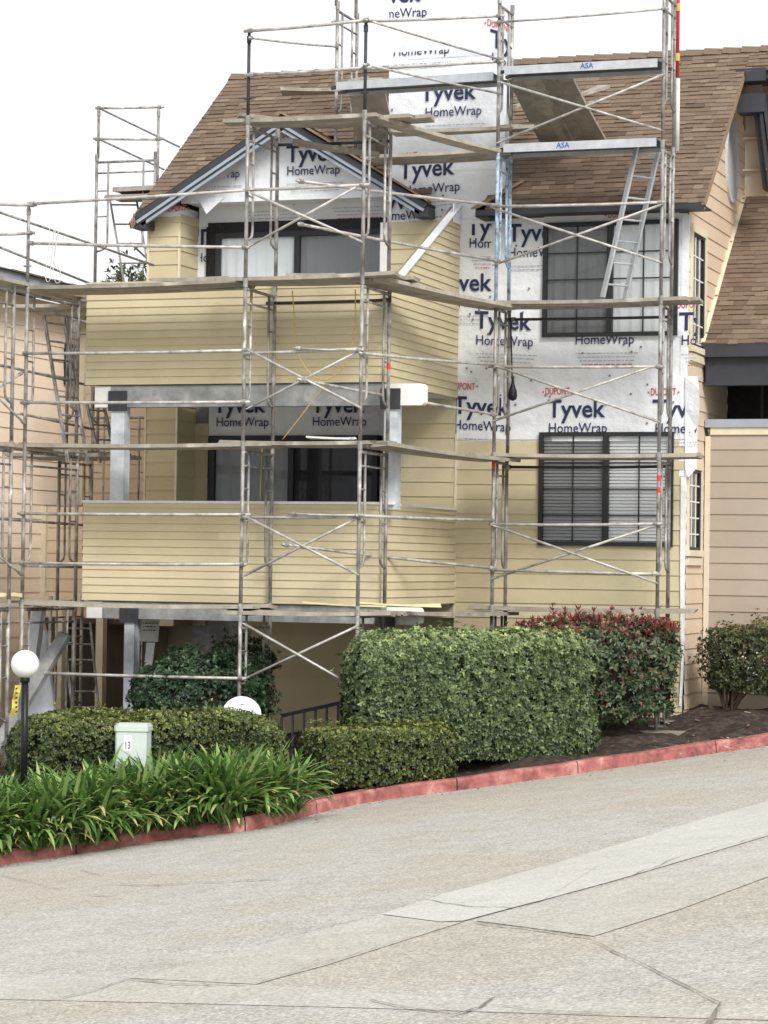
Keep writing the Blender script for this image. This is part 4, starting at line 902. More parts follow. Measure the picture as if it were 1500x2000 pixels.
# planks
def plank(p, q, wd, label, th=.045, mat='plank', grp='scaffold planks', name='plank'):
    p, q = Vector(p), Vector(q); d = (q-p).normalized(); a = d.cross(_Z).normalized(); mb = MB(); N = 6; c0 = random.uniform(-.015, .015)
    R_ = []
    L = (q-p).length
    for i in range(N+1):
        t = i/N; c = p+(q-p)*t-Vector((0, 0, .02*math.sin(math.pi*t)*min(1, L/2.5))); tw = c0*(t-.5)*2
        for s, z in ((-1, 0), (1, 0), (1, th), (-1, th)):
            e = d*random.uniform(-.015, .015) if i in (0, N) else Vector()
            R_.append(c+a*(s*wd/2)+Vector((0, 0, z+tw*s))+e)
    mb.v = [tuple(x) for x in R_]
    for i in range(N):
        k = 4*i
        for j in range(4): mb.f.append((k+j, k+(j+1) % 4, k+4+(j+1) % 4, k+4+j)); mb.m.append(0); mb.t.append(.5)
    mb.f += [(3, 2, 1, 0), (4*N, 4*N+1, 4*N+2, 4*N+3)]; mb.m += [0, 0]; mb.t += [.5, .5]
    return tag(mb.build(name, mat, org=tuple((p+q)/2)), label, 'plank', grp)
ORD = ('outermost', 'middle', 'wall side')
def deck(x0, x1, ys, z, where, wd=.25, jit=.12):
    for i, y in enumerate(ys): plank((x0+random.uniform(-jit, jit), y, z+random.uniform(0, .012)), (x1+random.uniform(-jit, jit), y+random.uniform(-.02, .02), z+random.uniform(0, .012)), wd, f'weathered plank {where}, {ORD[i % 3]} of three')
L1, L2, L3, L4 = 1.34, 3.34, 5.34, 7.33
deck(-7.75, -4.35, (-4.08, -3.81, -3.54), L1, 'at the foot of the lower balcony, long left bay'); deck(-4.75, -2.7, (-4.07, -3.8, -3.53), L1-.05, 'at the lower balcony foot, narrow bay', jit=.05)
deck(-7.7, -4.3, (-4.08, -3.81, -3.54), L2, 'across the lower doors, long left bay'); deck(-4.8, -2.85, (-4.07, -3.8, -3.53), L2+.02, 'across the lower doors, narrow bay')
deck(-7.75, -4.75, (-4.08, -3.81, -3.54), L3, 'along the upper balcony top, long left bay'); deck(-5.3, -2.62, (-4.07, -3.8, -3.53), L3+.045, 'along the upper balcony top, narrow bay')
deck(-2.6, .32, (-1.08, -.82, -.62), L1, 'just above the red tipped shrub', .22); deck(-2.62, .36, (-1.08, -.83, -.62), L2, 'across the lower gridded window', .22); deck(-2.45, .33, (-1.08, -.83, -.62), L3, 'across the upper gridded window', .22)
for L, nm in ((L1-.02, 'lowest'), (L2+.0, 'middle'), (L3+.0, 'highest')):
    for i, o in enumerate((0, .27)): plank((-3.15+o, -4.05, L), (-2.40+o, -.85, L-.05), .25, f'plank in the slanting bay beside the balcony, {nm} level, {("left", "right")[i]} of two')
for i, x in enumerate((-7.72, -7.98)):
    plank((x, -6.6, L3+.05), (x+.1, -2.5, L3+.04), .25, f'left return plank under the sky, {("nearer the balcony", "outer")[i]}'); plank((x, -6.6, L2), (x+.05, -1.0, L2), .25, f'left return plank before the peach wall, {("nearer the balcony", "outer")[i]}'); plank((x, -6.6, L1), (x, -2.6, L1), .25, f'left return plank by the globe lamp, {("nearer the balcony", "outer")[i]}')
for i, (x0, x1, y, z) in enumerate(((-4.95, -2.95, -4.05, L4), (-4.7, -2.62, -3.78, L4+.02), (-4.6, -2.45, -3.5, L4+.04), (-5.0, -3.4, -3.55, L4+.10))): plank((x0, y, z), (x1, y+.05, z+.01), .25, 'top deck plank over the gable, ' + ('front', 'second', 'third', 'raised on the back')[i])
for L, nm in ((L2-.05, 'middle'), (L3-.05, 'upper')):
    for i in range(5): plank((-8.75+random.uniform(-.05, .05), -2.35+.27*i, L), (-7.32+random.uniform(-.06, .06), -2.35+.27*i, L+.01), .25, f'board of the dark {nm} deck beside the balcony left end, {("frontmost", "second", "third", "fourth", "rearmost")[i]}')
for i in range(4): plank((-9.75, 3.05+.26*i, 7.66), (-7.95, 3.05+.26*i, 7.70), .25, f'board of the far tower deck behind the gable eave, {("front", "second", "third", "rear")[i]}', th=.07)
plank((-4.85, -3.9, L4+.10), (-3.7, -3.2, L4+.04), .24, 'plank lying askew on the top deck'); plank((-4.3, -3.4, L4-.16), (-3.3, -3.0, L4-.3), .25, 'short plank sagging under the top deck')
plank((-3.05, -4.0, L4-.01), (-2.3, -.9, L4+.0), .25, 'plank sloping from the top deck to the chimney frame'); plank((-3.9, -.75, L4+.37), (-1.9, -.75, L4+.37), .24, 'plank crossing low on the chimney wrap, upper'); plank((-4.25, -.5, L4+.03), (-2.15, -.5, L4+.04), .26, 'plank crossing low on the chimney wrap, lower'); plank((-4.25, -.78, L4+.05), (-2.15, -.78, L4+.07), .24, 'plank crossing low on the chimney wrap, front')
plank((-7.95, 2.9, 7.6), (-7.95, 4.6, 7.6), .25, 'dark plank of the far tower, inner'); plank((-9.9, 3.1, 7.58), (-7.9, 3.1, 7.58), .3, 'dark plank at the end of the far tower'); plank((-9.9, 3.4, 7.58), (-7.9, 3.4, 7.58), .3, 'dark plank at the far tower, behind')
plank((-6.0, -3.75, L3+.10), (-4.9, -3.9, L3+.06), .25, 'plank end resting on the upper planks by the door post'); plank(PV(565, 543, -3.8), PV(660, 541, -3.8), .22, 'broken board lying on the upper planks before the grey door')
plank(PV(700, 1181, -3.85), PV(862, 1184, -3.5), .09, 'pale yellow siding board on the lowest planks, right', .02, 'lumber', 'pale yellow siding boards', 'siding_board'); plank(PV(592, 1178, -3.9), PV(752, 1186, -3.9), .09, 'pale yellow siding board on the lowest planks, left', .02, 'lumber', 'pale yellow siding boards', 'siding_board'); plank(PV(-40, 1164, -4.3), PV(38, 1166, -4.3), .25, 'thick pale yellow board at the left picture edge', .05, 'lumber', 'pale yellow siding boards', 'siding_board')
plank(PV(603, 857, -3.6), PV(690, 858, -3.6), .2, 'white trim board lying on planks before the lower door', .025, 'white', None, 'trim_board')
plank(PV(690, 180, .3)+Vector((-1.0, -.2, .0)), PV(690, 180, .3)+Vector((.0, .1, .02)), .3, 'small board left on the roof by the chimney tower')
# aluminium planks with blue lettering
def alu(p, q, label, text=None):
    p, q = Vector(p), Vector(q); o = thing('aluminium_plank', label, 'plank', tuple((p+q)/2), 'aluminium planks'); wd = .48
    y0 = p.y; a = MB(); a.hexa([(p.x, y0, p.z), (q.x, y0, q.z), (q.x, y0+.03, q.z), (p.x, y0+.03, p.z), (p.x, y0, p.z+.11), (q.x, y0, q.z+.11), (q.x, y0+.03, q.z+.11), (p.x, y0+.03, p.z+.11)])
    a.hexa([(p.x, y0+wd-.03, p.z), (q.x, y0+wd-.03, q.z), (q.x, y0+wd, q.z), (p.x, y0+wd, p.z), (p.x, y0+wd-.03, p.z+.11), (q.x, y0+wd-.03, q.z+.11), (q.x, y0+wd, q.z+.11), (p.x, y0+wd, p.z+.11)]); a.build('side_rail', 'alu', o)
    MB().hexa([(p.x, y0+.03, p.z+.05), (q.x, y0+.03, q.z+.05), (q.x, y0+wd-.03, q.z+.05), (p.x, y0+wd-.03, p.z+.05), (p.x, y0+.03, p.z+.1), (q.x, y0+.03, q.z+.1), (q.x, y0+wd-.03, q.z+.1), (p.x, y0+wd-.03, p.z+.1)]).build('plywood_deck', 'alud', o)
    for e, s_ in ((p, 1), (q, -1)):
        for yy in (.08, .4): MB().beam(e+Vector((0, yy, .06)), e+Vector((-s_*.1, yy, .04)), .03, .04).build('hook', 'darksteel', o)
    if text:
        t = MB(); put(t, 'ASA', p.x+(q.x-p.x)*text, p.z+(q.z-p.z)*text+.03, .18, y0-.004, 0); t.build('lettering', 'blueink', o)
alu((-4.62, -1.0, 8.29), (-2.42, -1.0, 8.32), 'left aluminium plank across the chimney wrap'); alu((-2.2, -1.22, 8.34), (-.16, -1.22, 8.34), 'upper aluminium plank with blue letters before the ridge', .5); alu((-2.2, -1.22, 7.32), (-.16, -1.22, 7.32), 'lower aluminium plank with blue letters above the window eave', .35)
# ramp boards from the aluminium planks down to the roof, sand-bag roll and loose boards
def rz_(y): return RZ+RP*(y-YE)+.05
for i, (px0, px1) in enumerate(((1012, 1075), (1040, 1105), (1068, 1132), (1096, 1166))):
    p = PV(px0, 152, -.75); q0 = Vector((PV(px1, 238, .75).x, .72, rz_(.72))); plank(p, q0, .28, f'grey ramp board sloping from the aluminium plank to the roof, {("leftmost", "second", "third", "rightmost")[i]} of four', grp='ramp boards', name='ramp_board')
for i, (px0, px1) in enumerate(((700, 735), (726, 770))):
    p = PV(px0, 158, -.55); q0 = Vector((PV(px1, 212, .55).x-.05, .45, 7.62)); plank(p, q0, .3, f'brown ramp board left of the chimney, {("left", "right")[i]} of two', grp='ramp boards', name='ramp_board')
mb = MB(); a = PV(1068, 246, .75); b = PV(1168, 243, .75); n = 14
mb.tube([a+(b-a)*(i/n)+Vector((0, .0, .012*math.sin(i*1.9))) for i in range(n+1)], [.03]+[.062+.012*math.sin(i*2.7) for i in range(n-1)]+[.02], 12); tag(mb.build('cloth_roll', 'rag', smooth=True), 'rolled pale cloth wedged under the ramp boards on the roof', 'cloth')
plank(PV(1130, 190, .55), PV(1180, 172, 1.1), .2, 'loose board on the shingles right of the ramp, upper'); plank(PV(1138, 205, .6), PV(1165, 200, 1.0), .2, 'loose board on the shingles right of the ramp, lower')
plank(PV(1000, 212, .0), PV(1062, 195, .55), .2, 'board on the roof left of the ramp'); 
plank(PV(985, 250, -.9), PV(1040, 246, -.2), .22, 'board end at the right edge of the chimney wrap')
# ---------------------------------------------------------------- cords, ropes, hanging tool, notice, tape
def cord(name, pts, v, r, mat, label, cat):
    P = [PV(x, y, v+random.uniform(-.02, .02)) for x, y in pts]; return rod(name, dense(P, 5), r, mat, label, cat, n=6)
cord('rope', [(571, 568), (574, 610), (576, 660), (582, 690), (594, 715), (612, 734), (630, 742), (650, 736), (668, 718), (682, 690), (692, 650), (694, 600), (694, 565)], -3.35, .008, 'yrope', 'yellow cord hanging in a loop on the upper balcony wall', 'rope')
cord('rope', [(634, 752), (612, 780), (586, 815), (552, 858)], -3.3, .006, 'yrope', 'yellow cord stretched down across the lower wrap', 'rope')
cord('rope', [(512, 870), (510, 920), (508, 975)], -3.3, .006, 'yrope', 'thin yellow cord hanging beside the lower door post', 'rope')
cord('rope', [(97, 446), (96, 480), (91, 515), (88, 535), (92, 550), (98, 545), (99, 520), (103, 480), (106, 448), (110, 470), (108, 490), (104, 520), (106, 545), (112, 553), (119, 545), (116, 525), (106, 515), (108, 480), (114, 452)], -4.3, .005, 'rope', 'pale rope looped over the left guard rail against the sky', 'rope')
mb = MB(); c = PV(1001, 783, -.72); mb.lathe(c, [(.008, .0), (.05, .02), (.062, .06), (.058, .12), (.036, .19), (.022, .24), (.018, .29), (.028, .32), (.010, .335)], 14)
tag(mb.build('rubber_bag', 'black', smooth=True), 'black bulb shaped bag hanging on the scaffold leg', 'bag')
cord('rope', [(997, 620), (999, 680), (1000, 738)], -.72, .01, 'black', 'black line holding the hanging bag', 'rope')
nt_ = thing('paper_notice', 'white paper notice hung on the post under the balcony', 'notice', tuple(PV(290, 1255, -2.4)))
mb = MB(); P = [(273, 1215), (278, 1207), (312, 1207), (309, 1254), (270, 1252)]; mb.face([PV(x, y, -2.4+.02*i) for i, (x, y) in enumerate(P)]); mb.build('sheet', 'paper', nt_)
mb = MB()
for r_ in range(3):
    x = 279
    while x < 304: wd = random.uniform(2, 6); y = 1216+r_*7; mb.face([PV(x, y+2, -2.42), PV(x+wd, y+2, -2.42), PV(x+wd, y, -2.42), PV(x, y, -2.42)]); x += wd+1.5
mb.build('handwriting', 'ink', nt_)
mb = MB(); mb.face([PV(286, 1255, -2.38), PV(303, 1255, -2.38), PV(297, 1300, -2.38), PV(282, 1300, -2.38)]); tag(mb.build('wrap_scrap', 'wrap'), 'strip of white wrap hanging below the paper notice', 'wrap')
ct = thing('caution_tape', 'yellow caution tape bunched round the left scaffold leg', 'tape', tuple(PV(30, 1400, -4.4)))
A_ = [(36, 1338), (33, 1352), (30, 1366), (29, 1382), (25, 1398)]; mb = MB()
for i in range(4):
    a, b = A_[i], A_[i+1]; mb.face([PV(a[0]-6, a[1], -4.4-.03*(i % 2)), PV(b[0]-6, b[1], -4.4-.03*((i+1) % 2)), PV(b[0]+6, b[1], -4.38), PV(a[0]+6, a[1], -4.38)])
mb.build('tape', 'yellowtape', ct)
mb = MB()
for i in range(6): y = 1343+i*9; mb.face([PV(29, y+4, -4.45), PV(33, y+4, -4.45), PV(35, y, -4.45), PV(31, y, -4.45)])
mb.build('printing', 'ink', ct)
# grey timbers of the stair at the lower left
st = thing('stair_framing', 'grey timber post, raking stringer and panel at the lower left', 'stair', tuple(PV(60, 1450, -3)))
MB().beam(PV(78, 1185, -3.2), PV(62, 1300, -3.2), .13, .13).build('raking_post', 'primer', st)
MB().beam(PV(128, 1238, -3.4), PV(-30, 1500, -3.9), .08, .17, side=(.3, 1, 0)).build('stringer', 'greybeam', st)
mb = MB(); mb.prism([PV(80, 1245, -3.0), PV(88, 1230, -3.0), PV(106, 1395, -3.0), PV(100, 1420, -3.0), PV(20, 1420, -3.0), PV(50, 1330, -3.0)], (0, .06, 0)); mb.build('side_panel', 'primer', st)
# ---------------------------------------------------------------- lamp, cabinet, chair, railing
lp = PD(49, 1297, 27.0); lb = PD(43, 1505, 27.0); base = Vector((lp.x+.01, lp.y, lp.z-1.45))
lm = thing('globe_lamp', 'white globe lamp on a black post at the left of the garden', 'lamp', tuple(base))
bm_ = [(.148*math.sin(t), -.148*math.cos(t)) for t in np.linspace(.25, math.pi-.02, 18)]
MB().lathe(lp, bm_, 32).build('globe', 'globe', lm, smooth=True)
MB().lathe((lp.x, lp.y, lp.z-.2), [(.036, 0), (.05, .01), (.055, .04), (.045, .062)], 20).build('fitter', 'blackm', lm, smooth=True)
MB().tube([base, (lp.x, lp.y, lp.z-.17)], .037, 16).build('post', 'blackm', lm, smooth=True)
cb = PD(261, 1413, 27.6); cz = cb.z-.75
cab = thing('utility_cabinet', 'pale green metal utility cabinet among the strap leaves', 'cabinet', (cb.x, cb.y, cz))
rot = Matrix.Rotation(math.radians(14), 3, 'Z')
def rbox(mb, cx, cy, hx, hy, z0, z1, m=0, bev=.0):
    P = [Vector(q) for q in ((-hx+bev, -hy), (hx-bev, -hy), (hx, -hy+bev), (hx, hy-bev), (hx-bev, hy), (-hx+bev, hy), (-hx, hy-bev), (-hx, -hy+bev))]
    P = [rot @ Vector((p.x, p.y, 0)) for p in P]; mb.prism([(cx+p.x, cy+p.y, z0) for p in P], (0, 0, z1-z0), m); return mb
mb = MB(); rbox(mb, cb.x, cb.y, .17, .16, cz, cb.z-.075, bev=.02); mb.build('body', 'mint', cab)
mb = MB(); rbox(mb, cb.x, cb.y, .183, .173, cb.z-.075, cb.z-.02, bev=.025); rbox(mb, cb.x, cb.y, .170, .16, cb.z-.02, cb.z, bev=.03); mb.build('lid', 'mint', cab)
mb = MB(); put(mb, '13', -.065, 0, .055, 0, 1, 0, 1.5); mb.v = [tuple(rot @ Vector((v[0]+.01, -.1665, v[2]))+Vector((cb.x, cb.y, cb.z-.26))) for v in mb.v]
P = [rot @ Vector((x, -.1635, z))+Vector((cb.x, cb.y, cb.z-.26)) for x, z in ((-.075, -.03), (.01, -.03), (.01, .14), (-.075, .14))]; mb.face(P, 0); mb.build('number_plate', ['plastic', 'nail'], cab)
# white plastic chair (only its back rises over the hedge)
c = PD(472, 1392, 29.9); cz = c.z-.62
ch = thing('plastic_chair', 'white plastic garden chair behind the low hedge', 'chair', (c.x, c.y, cz))
rc = Matrix.Rotation(math.radians(25), 3, 'Z'); tr = lambda x, y, z: tuple(rc @ Vector((x, y, 0))+Vector((c.x, c.y, cz+z)))
mb = MB(); n = 12; In, Out = [], []
for i in range(n+1):
    t = math.pi*i/n; In.append((.13*math.cos(t), .60+.12*math.sin(t))); Out.append((.23*math.cos(t), .60+.21*math.sin(t)))
for i in range(n):
    for yo in (0,): mb.hexa([tr(In[i][0], .05-.1*abs(In[i][0]), In[i][1]), tr(In[i+1][0], .05-.1*abs(In[i+1][0]), In[i+1][1]), tr(Out[i+1][0], .05-.5*abs(Out[i+1][0])**1.5, Out[i+1][1]), tr(Out[i][0], .05-.5*abs(Out[i][0])**1.5, Out[i][1]),
                     tr(In[i][0], .07-.1*abs(In[i][0]), In[i][1]), tr(In[i+1][0], .07-.1*abs(In[i+1][0]), In[i+1][1]), tr(Out[i+1][0], .07-.5*abs(Out[i+1][0])**1.5, Out[i+1][1]), tr(Out[i][0], .07-.5*abs(Out[i][0])**1.5, Out[i][1])])
for x0, x1 in ((-.135, -.048), (-.044, .044), (.048, .135)): mb.hexa([tr(x0, .04, .42), tr(x1, .04, .42), tr(x1, .055, .42), tr(x0, .055, .42), tr(x0, .05, .71), tr(x1, .05, .71), tr(x1, .065, .71), tr(x0, .065, .71)])
for s in (-1, 1): mb.hexa([tr(s*.16-.05, .02, .40), tr(s*.16+.05, .0, .40), tr(s*.16+.05, .02, .40), tr(s*.16-.05, .04, .40), tr(s*.18-.05, .03, .62), tr(s*.18+.05, .01, .62), tr(s*.18+.05, .03, .62), tr(s*.18-.05, .05, .62)])
mb.build('backrest', 'plastic', ch, smooth=False)
MB().hexa([tr(-.22, -.42, .40), tr(.22, -.42, .40), tr(.22, .03, .38), tr(-.22, .03, .38), tr(-.22, -.42, .42), tr(.22, -.42, .42), tr(.22, .03, .40), tr(-.22, .03, .40)]).build('seat', 'plastic', ch)
for x, y in ((-.2, -.4), (.2, -.4), (-.2, .0), (.2, .0)): MB().tube([tr(x*1.1, y*1.05, 0), tr(x, y, .39)], .022, 8).build('leg', 'plastic', ch)
# black stair railing under the balcony
rl = thing('black_railing', 'black metal railing rising under the balcony behind the hedges', 'railing', tuple(PV(560, 1480, -3.6)))
p0, p1 = PV(550, 1398, -3.6), PV(705, 1364, -3.4)
MB().beam(p0, p1, .04, .045).build('top_rail', 'blackm', rl); dn = Vector((0, 0, -.42)); MB().beam(p0+dn, p1+dn, .03, .03).build('bottom_rail', 'blackm', rl)
for k in range(8): p = p0+(p1-p0)*(k/7); MB().beam(p+Vector((0, 0, -.7)), p+Vector((0, 0, -.02)), .026, .026, side=(1, 0, 0)).build('baluster', 'darksteel', rl)
# ---------------------------------------------------------------- PLANTS
def leaf_mesh(name, V_, Fc, tint, mat, parent=None, org=None):
    me = bpy.data.meshes.new(name); V_ = np.asarray(V_, dtype=np.float32); Fc = np.asarray(Fc, dtype=np.int32); k = Fc.shape[1]
    o3 = ORG[parent.name] if parent is not None else Vector(org)
    V_ = V_-np.array(o3, dtype=np.float32)
    me.vertices.add(len(V_)); me.vertices.foreach_set('co', V_.ravel()); me.loops.add(Fc.size); me.loops.foreach_set('vertex_index', Fc.ravel()); me.polygons.add(len(Fc)); me.polygons.foreach_set('loop_start', np.arange(0, Fc.size, k, dtype=np.int32))
    at = me.attributes.new('tint', 'FLOAT', 'FACE'); at.data.foreach_set('value', np.asarray(tint, dtype=np.float32)); me.materials.append(Mt[mat]); me.update(calc_edges=True); me.validate()
    o = bpy.data.objects.new(name, me); COL.objects.link(o); ORG[o.name] = o3
    if parent is not None: o.parent = parent
    else: o.location = o3
    return o
def nrm(a): return a/np.maximum(np.linalg.norm(a, axis=1, keepdims=True), 1e-9)
def rosettes(P, N, k, L, W, tilt=(35, 80), base=.4, spread=.25, bend=.15):
    n = len(P); up = np.tile(np.array([[.3, .2, .93]]), (n, 1)); T = nrm(np.cross(N, up)+1e-6); B = np.cross(N, T)
    P_ = np.repeat(P, k, 0); N_ = np.repeat(N, k, 0); T_ = np.repeat(T, k, 0); B_ = np.repeat(B, k, 0); m = n*k
    az = rng.uniform(0, 2*np.pi, n).repeat(k)+np.tile(np.arange(k)*2.39996, n)+rng.normal(0, .3, m); ti = np.radians(rng.uniform(*tilt, m))
    d = N_*np.cos(ti)[:, None]+(T_*np.cos(az)[:, None]+B_*np.sin(az)[:, None])*np.sin(ti)[:, None]
    s = nrm(np.cross(d, N_)+1e-6); u = np.cross(s, d); l = (L*rng.uniform(.7, 1.25, m))[:, None]; w_ = (W*rng.uniform(.75, 1.2, m))[:, None]
    p0 = P_+d*l*.06; pm = P_+d*l*.55+u*l*.05; pt = P_+d*l-u*l*bend
    a = pm+s*w_/2+u*w_*.18; b = pm-s*w_/2+u*w_*.18; mid = pm-u*l*.0
    V_ = np.stack([p0, a, pt, b, mid], 1).reshape(-1, 3); i = np.arange(m)[:, None]*5
    Fc = np.concatenate([i+np.array([[0, 1, 4]]), i+np.array([[1, 2, 4]]), i+np.array([[0, 4, 3]]), i+np.array([[4, 2, 3]])], 1).reshape(-1, 3)
    t = np.clip(np.repeat(rng.normal(base, spread, n), k)+rng.normal(0, .12, m), 0, 1); return V_, Fc, np.repeat(t, 4)
def shell(n, C0, half, ang, e=5., jit=.07, nz=.1, bottom=-.8, seed=1):
    """points + normals on a rounded box (superellipsoid) with lumps"""
    half = np.array(half); ar = np.array([half[1]*half[2], half[0]*half[2], half[0]*half[1]]); pr = np.array([ar[0], ar[0], ar[1], ar[1], ar[2]]); pr = pr/pr.sum()
    f = rng.choice(5, n, p=pr); q = rng.uniform(-1, 1, (n, 3))
    for i, (ax, s) in enumerate(((0, -1), (0, 1), (1, -1), (1, 1), (2, 1))): q[f == i, ax] = s
    r = (np.abs(q)**e).sum(1)**(1/e); q = q/r[:, None]
    N = nrm(np.sign(q)*np.abs(q)**(e-1)/half); P = q*half
    g = np.random.default_rng(seed); lum = np.zeros(n)
    for _ in range(5): kx = g.normal(0, 3.2, 3); lum += np.sin(P@kx+g.uniform(0, 6))
    P = P+N*(lum*nz/5-np.abs(rng.normal(0, jit, n)))[:, None]
    ca, sa = math.cos(ang), math.sin(ang); Rm = np.array([[ca, -sa, 0], [sa, ca, 0], [0, 0, 1]])
    return P@Rm.T+np.array(C0), nrm(N@Rm.T+rng.normal(0, .28, (n, 3))), q
def corebox(C0, half, ang, sh=.82):
    mb = MB(); n = 16; m = 8; ca, sa = math.cos(ang), math.sin(ang); R_ = []
    for j in range(m+1):
        ph = -math.pi/2+math.pi*j/m
        for i in range(n):
            th = 2*math.pi*i/n; q = np.array([math.cos(ph)*math.cos(th), math.cos(ph)*math.sin(th), math.sin(ph)]); q = q/((np.abs(q)**5).sum()**.2); q = q*np.array(half)*sh
            R_.append((C0[0]+q[0]*ca-q[1]*sa, C0[1]+q[0]*sa+q[1]*ca, C0[2]+q[2]))
    mb.v = R_
    for j in range(m):
        for i in range(n): mb.f.append((j*n+i, j*n+(i+1) % n, (j+1)*n+(i+1) % n, (j+1)*n+i)); mb.m.append(0); mb.t.append(.5)
    return mb
def hedge(name, label, C0, half, ang, shoots, k, L, W, mat, base=.38, topboost=.3, jit=.07, nz=.12, core=.86, e=5., seed=1, spread=.2, cat='hedge', tilt=(35, 80), stems=6, mod=None, stray=120, gaps=.3):
    t = thing(name, label, cat, (C0[0], C0[1], C0[2]-half[2])); P, N, q = shell(shoots, C0, half, ang, e, jit, nz, seed=seed)
    g = np.random.default_rng(seed+99); lum = np.zeros(len(P))
    for _ in range(7): lum += np.sin(P@g.normal(0, 9, 3)+g.uniform(0, 6))
    keep_ = ~((lum < -2.0) & (g.random(len(P)) < gaps)) if gaps else np.ones(len(P), bool)
    P, N, q = P[keep_], N[keep_], q[keep_]
    if stray:
        sel = g.choice(np.nonzero(q[:, 2] > -.2)[0], stray); P = np.concatenate([P, P[sel]+N[sel]*g.uniform(.05, .15, (stray, 1))]); N = np.concatenate([N, nrm(N[sel]+np.array([[0, 0, .5]]))]); q = np.concatenate([q, q[sel]])
    V_, Fc, ti = rosettes(P, N, k, L, W, tilt, base, spread)
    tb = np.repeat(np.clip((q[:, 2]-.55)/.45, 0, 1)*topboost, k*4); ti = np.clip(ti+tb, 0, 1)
    if mod is not None: ti = mod(ti, np.repeat(q, k*4, 0))
    leaf_mesh('foliage', V_, Fc, ti, mat, t)
    if core: corebox(C0, half, ang, core).build('shade_core', 'core', t, smooth=True)
    ca, sa = math.cos(ang), math.sin(ang)
    for i in range(stems):
        x = random.uniform(-.7, .7)*half[0]; y = random.uniform(-.5, .5)*half[1]; b = Vector((C0[0]+x*ca-y*sa, C0[1]+x*sa+y*ca, C0[2]-half[2]-.25)); MB().tube([b, b+Vector((random.uniform(-.1, .1), random.uniform(-.1, .1), half[2]*.9))], [.02, .012], 6).build('stem', 'stem', t)
    return t
# large clipped hedge along the kerb
d45 = Vector((2.37, 2.35, 0)).normalized(); nb_ = Vector((-d45.y, d45.x, 0)); A0 = Vector((-2.80, -4.79, 0)); LH = 3.33; DH = .80
c = A0+d45*LH/2+nb_*DH/2
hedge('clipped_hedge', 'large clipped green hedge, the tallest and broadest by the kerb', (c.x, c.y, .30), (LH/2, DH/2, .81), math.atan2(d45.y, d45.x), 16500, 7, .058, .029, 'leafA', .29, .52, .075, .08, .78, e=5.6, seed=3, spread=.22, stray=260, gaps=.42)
# low hedge left, behind the strap leaves
a = PD(20, 1420, 27.9); b = PD(552, 1405, 29.2); c = (a+b)/2; dv = (b-a); L_ = math.hypot(dv.x, dv.y)
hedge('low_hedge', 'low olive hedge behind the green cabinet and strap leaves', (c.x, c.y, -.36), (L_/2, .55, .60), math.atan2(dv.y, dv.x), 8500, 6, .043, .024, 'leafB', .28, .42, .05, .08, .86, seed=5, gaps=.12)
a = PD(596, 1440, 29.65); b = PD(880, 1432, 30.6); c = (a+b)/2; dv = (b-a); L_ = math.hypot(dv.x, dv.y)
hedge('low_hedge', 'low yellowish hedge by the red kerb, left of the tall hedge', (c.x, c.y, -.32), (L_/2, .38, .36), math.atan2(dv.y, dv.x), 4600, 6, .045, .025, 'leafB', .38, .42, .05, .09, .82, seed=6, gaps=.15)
# dark shrub under the balcony
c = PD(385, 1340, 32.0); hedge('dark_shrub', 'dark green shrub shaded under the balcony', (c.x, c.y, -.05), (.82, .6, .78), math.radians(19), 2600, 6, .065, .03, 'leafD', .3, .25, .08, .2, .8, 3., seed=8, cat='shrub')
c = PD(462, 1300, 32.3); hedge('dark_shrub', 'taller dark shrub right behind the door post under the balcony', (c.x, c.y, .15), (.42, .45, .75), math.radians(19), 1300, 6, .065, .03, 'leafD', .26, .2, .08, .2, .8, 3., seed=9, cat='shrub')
# red tipped shrub
c = PD(1165, 1310, 32.6)
def redmod(ti, q):
    top = (q[:, 2] > .55) & (rng.random(len(q)) < .25); ti = np.minimum(ti, .5); red = (q[:, 2] > .80) & (np.repeat(rng.random(len(q)//4+1), 4)[:len(q)] < .6); ti[red] = np.repeat(rng.uniform(.5, 1.0, len(ti)//28), 28)[red] if len(ti) % 28 == 0 else rng.uniform(.6, 1, red.sum())
    spot = np.repeat(rng.random(len(ti)//4) < .035, 4); ti[spot] = .8; return ti
ph = hedge('red_tip_shrub', 'shrub with red new leaves on top between the posts', (c.x, c.y, .56), (1.10, .46, .64), math.radians(19), 3000, 6, .085, .036, 'leafC', .28, .0, .13, .22, .70, 3.6, seed=10, cat='shrub', mod=redmod)
n = 190; ca, sa = math.cos(math.radians(19)), math.sin(math.radians(19)); x = rng.uniform(-1.0, 1.0, n); y = rng.uniform(-.35, .35, n)
hgt = rng.uniform(.03, .12, n)+(rng.random(n) < .05)*rng.uniform(.08, .18, n)
P0 = np.stack([c.x+x*ca-y*sa, c.y+x*sa+y*ca, np.full(n, 1.14)-.10*np.abs(x)**3], 1); mb = MB(); PP, NN = [], []
for i in range(n):
    b = Vector(P0[i]); tp = b+Vector((random.uniform(-.05, .05), random.uniform(-.05, .05), hgt[i]+.02)); mb.tube([b, tp], [.006, .003], 4)
    for k in range(max(1, int(hgt[i]/.05))): PP.append(b.lerp(tp, (k+1)/max(1, int(hgt[i]/.05)))); NN.append((random.uniform(-.3, .3), random.uniform(-.3, .3), 1))
mb.build('red_stems', 'stem', ph)['kind'] = 'stuff'
V_, Fc, ti = rosettes(np.array(PP), nrm(np.array(NN)), 6, .085, .028, (20, 70), .88, .1, -.1); leaf_mesh('red_leaves', V_, Fc, np.where(np.repeat(rng.random(len(ti)//4), 4) < .3, .42, np.clip(ti, .72, 1)), 'leafC', ph)
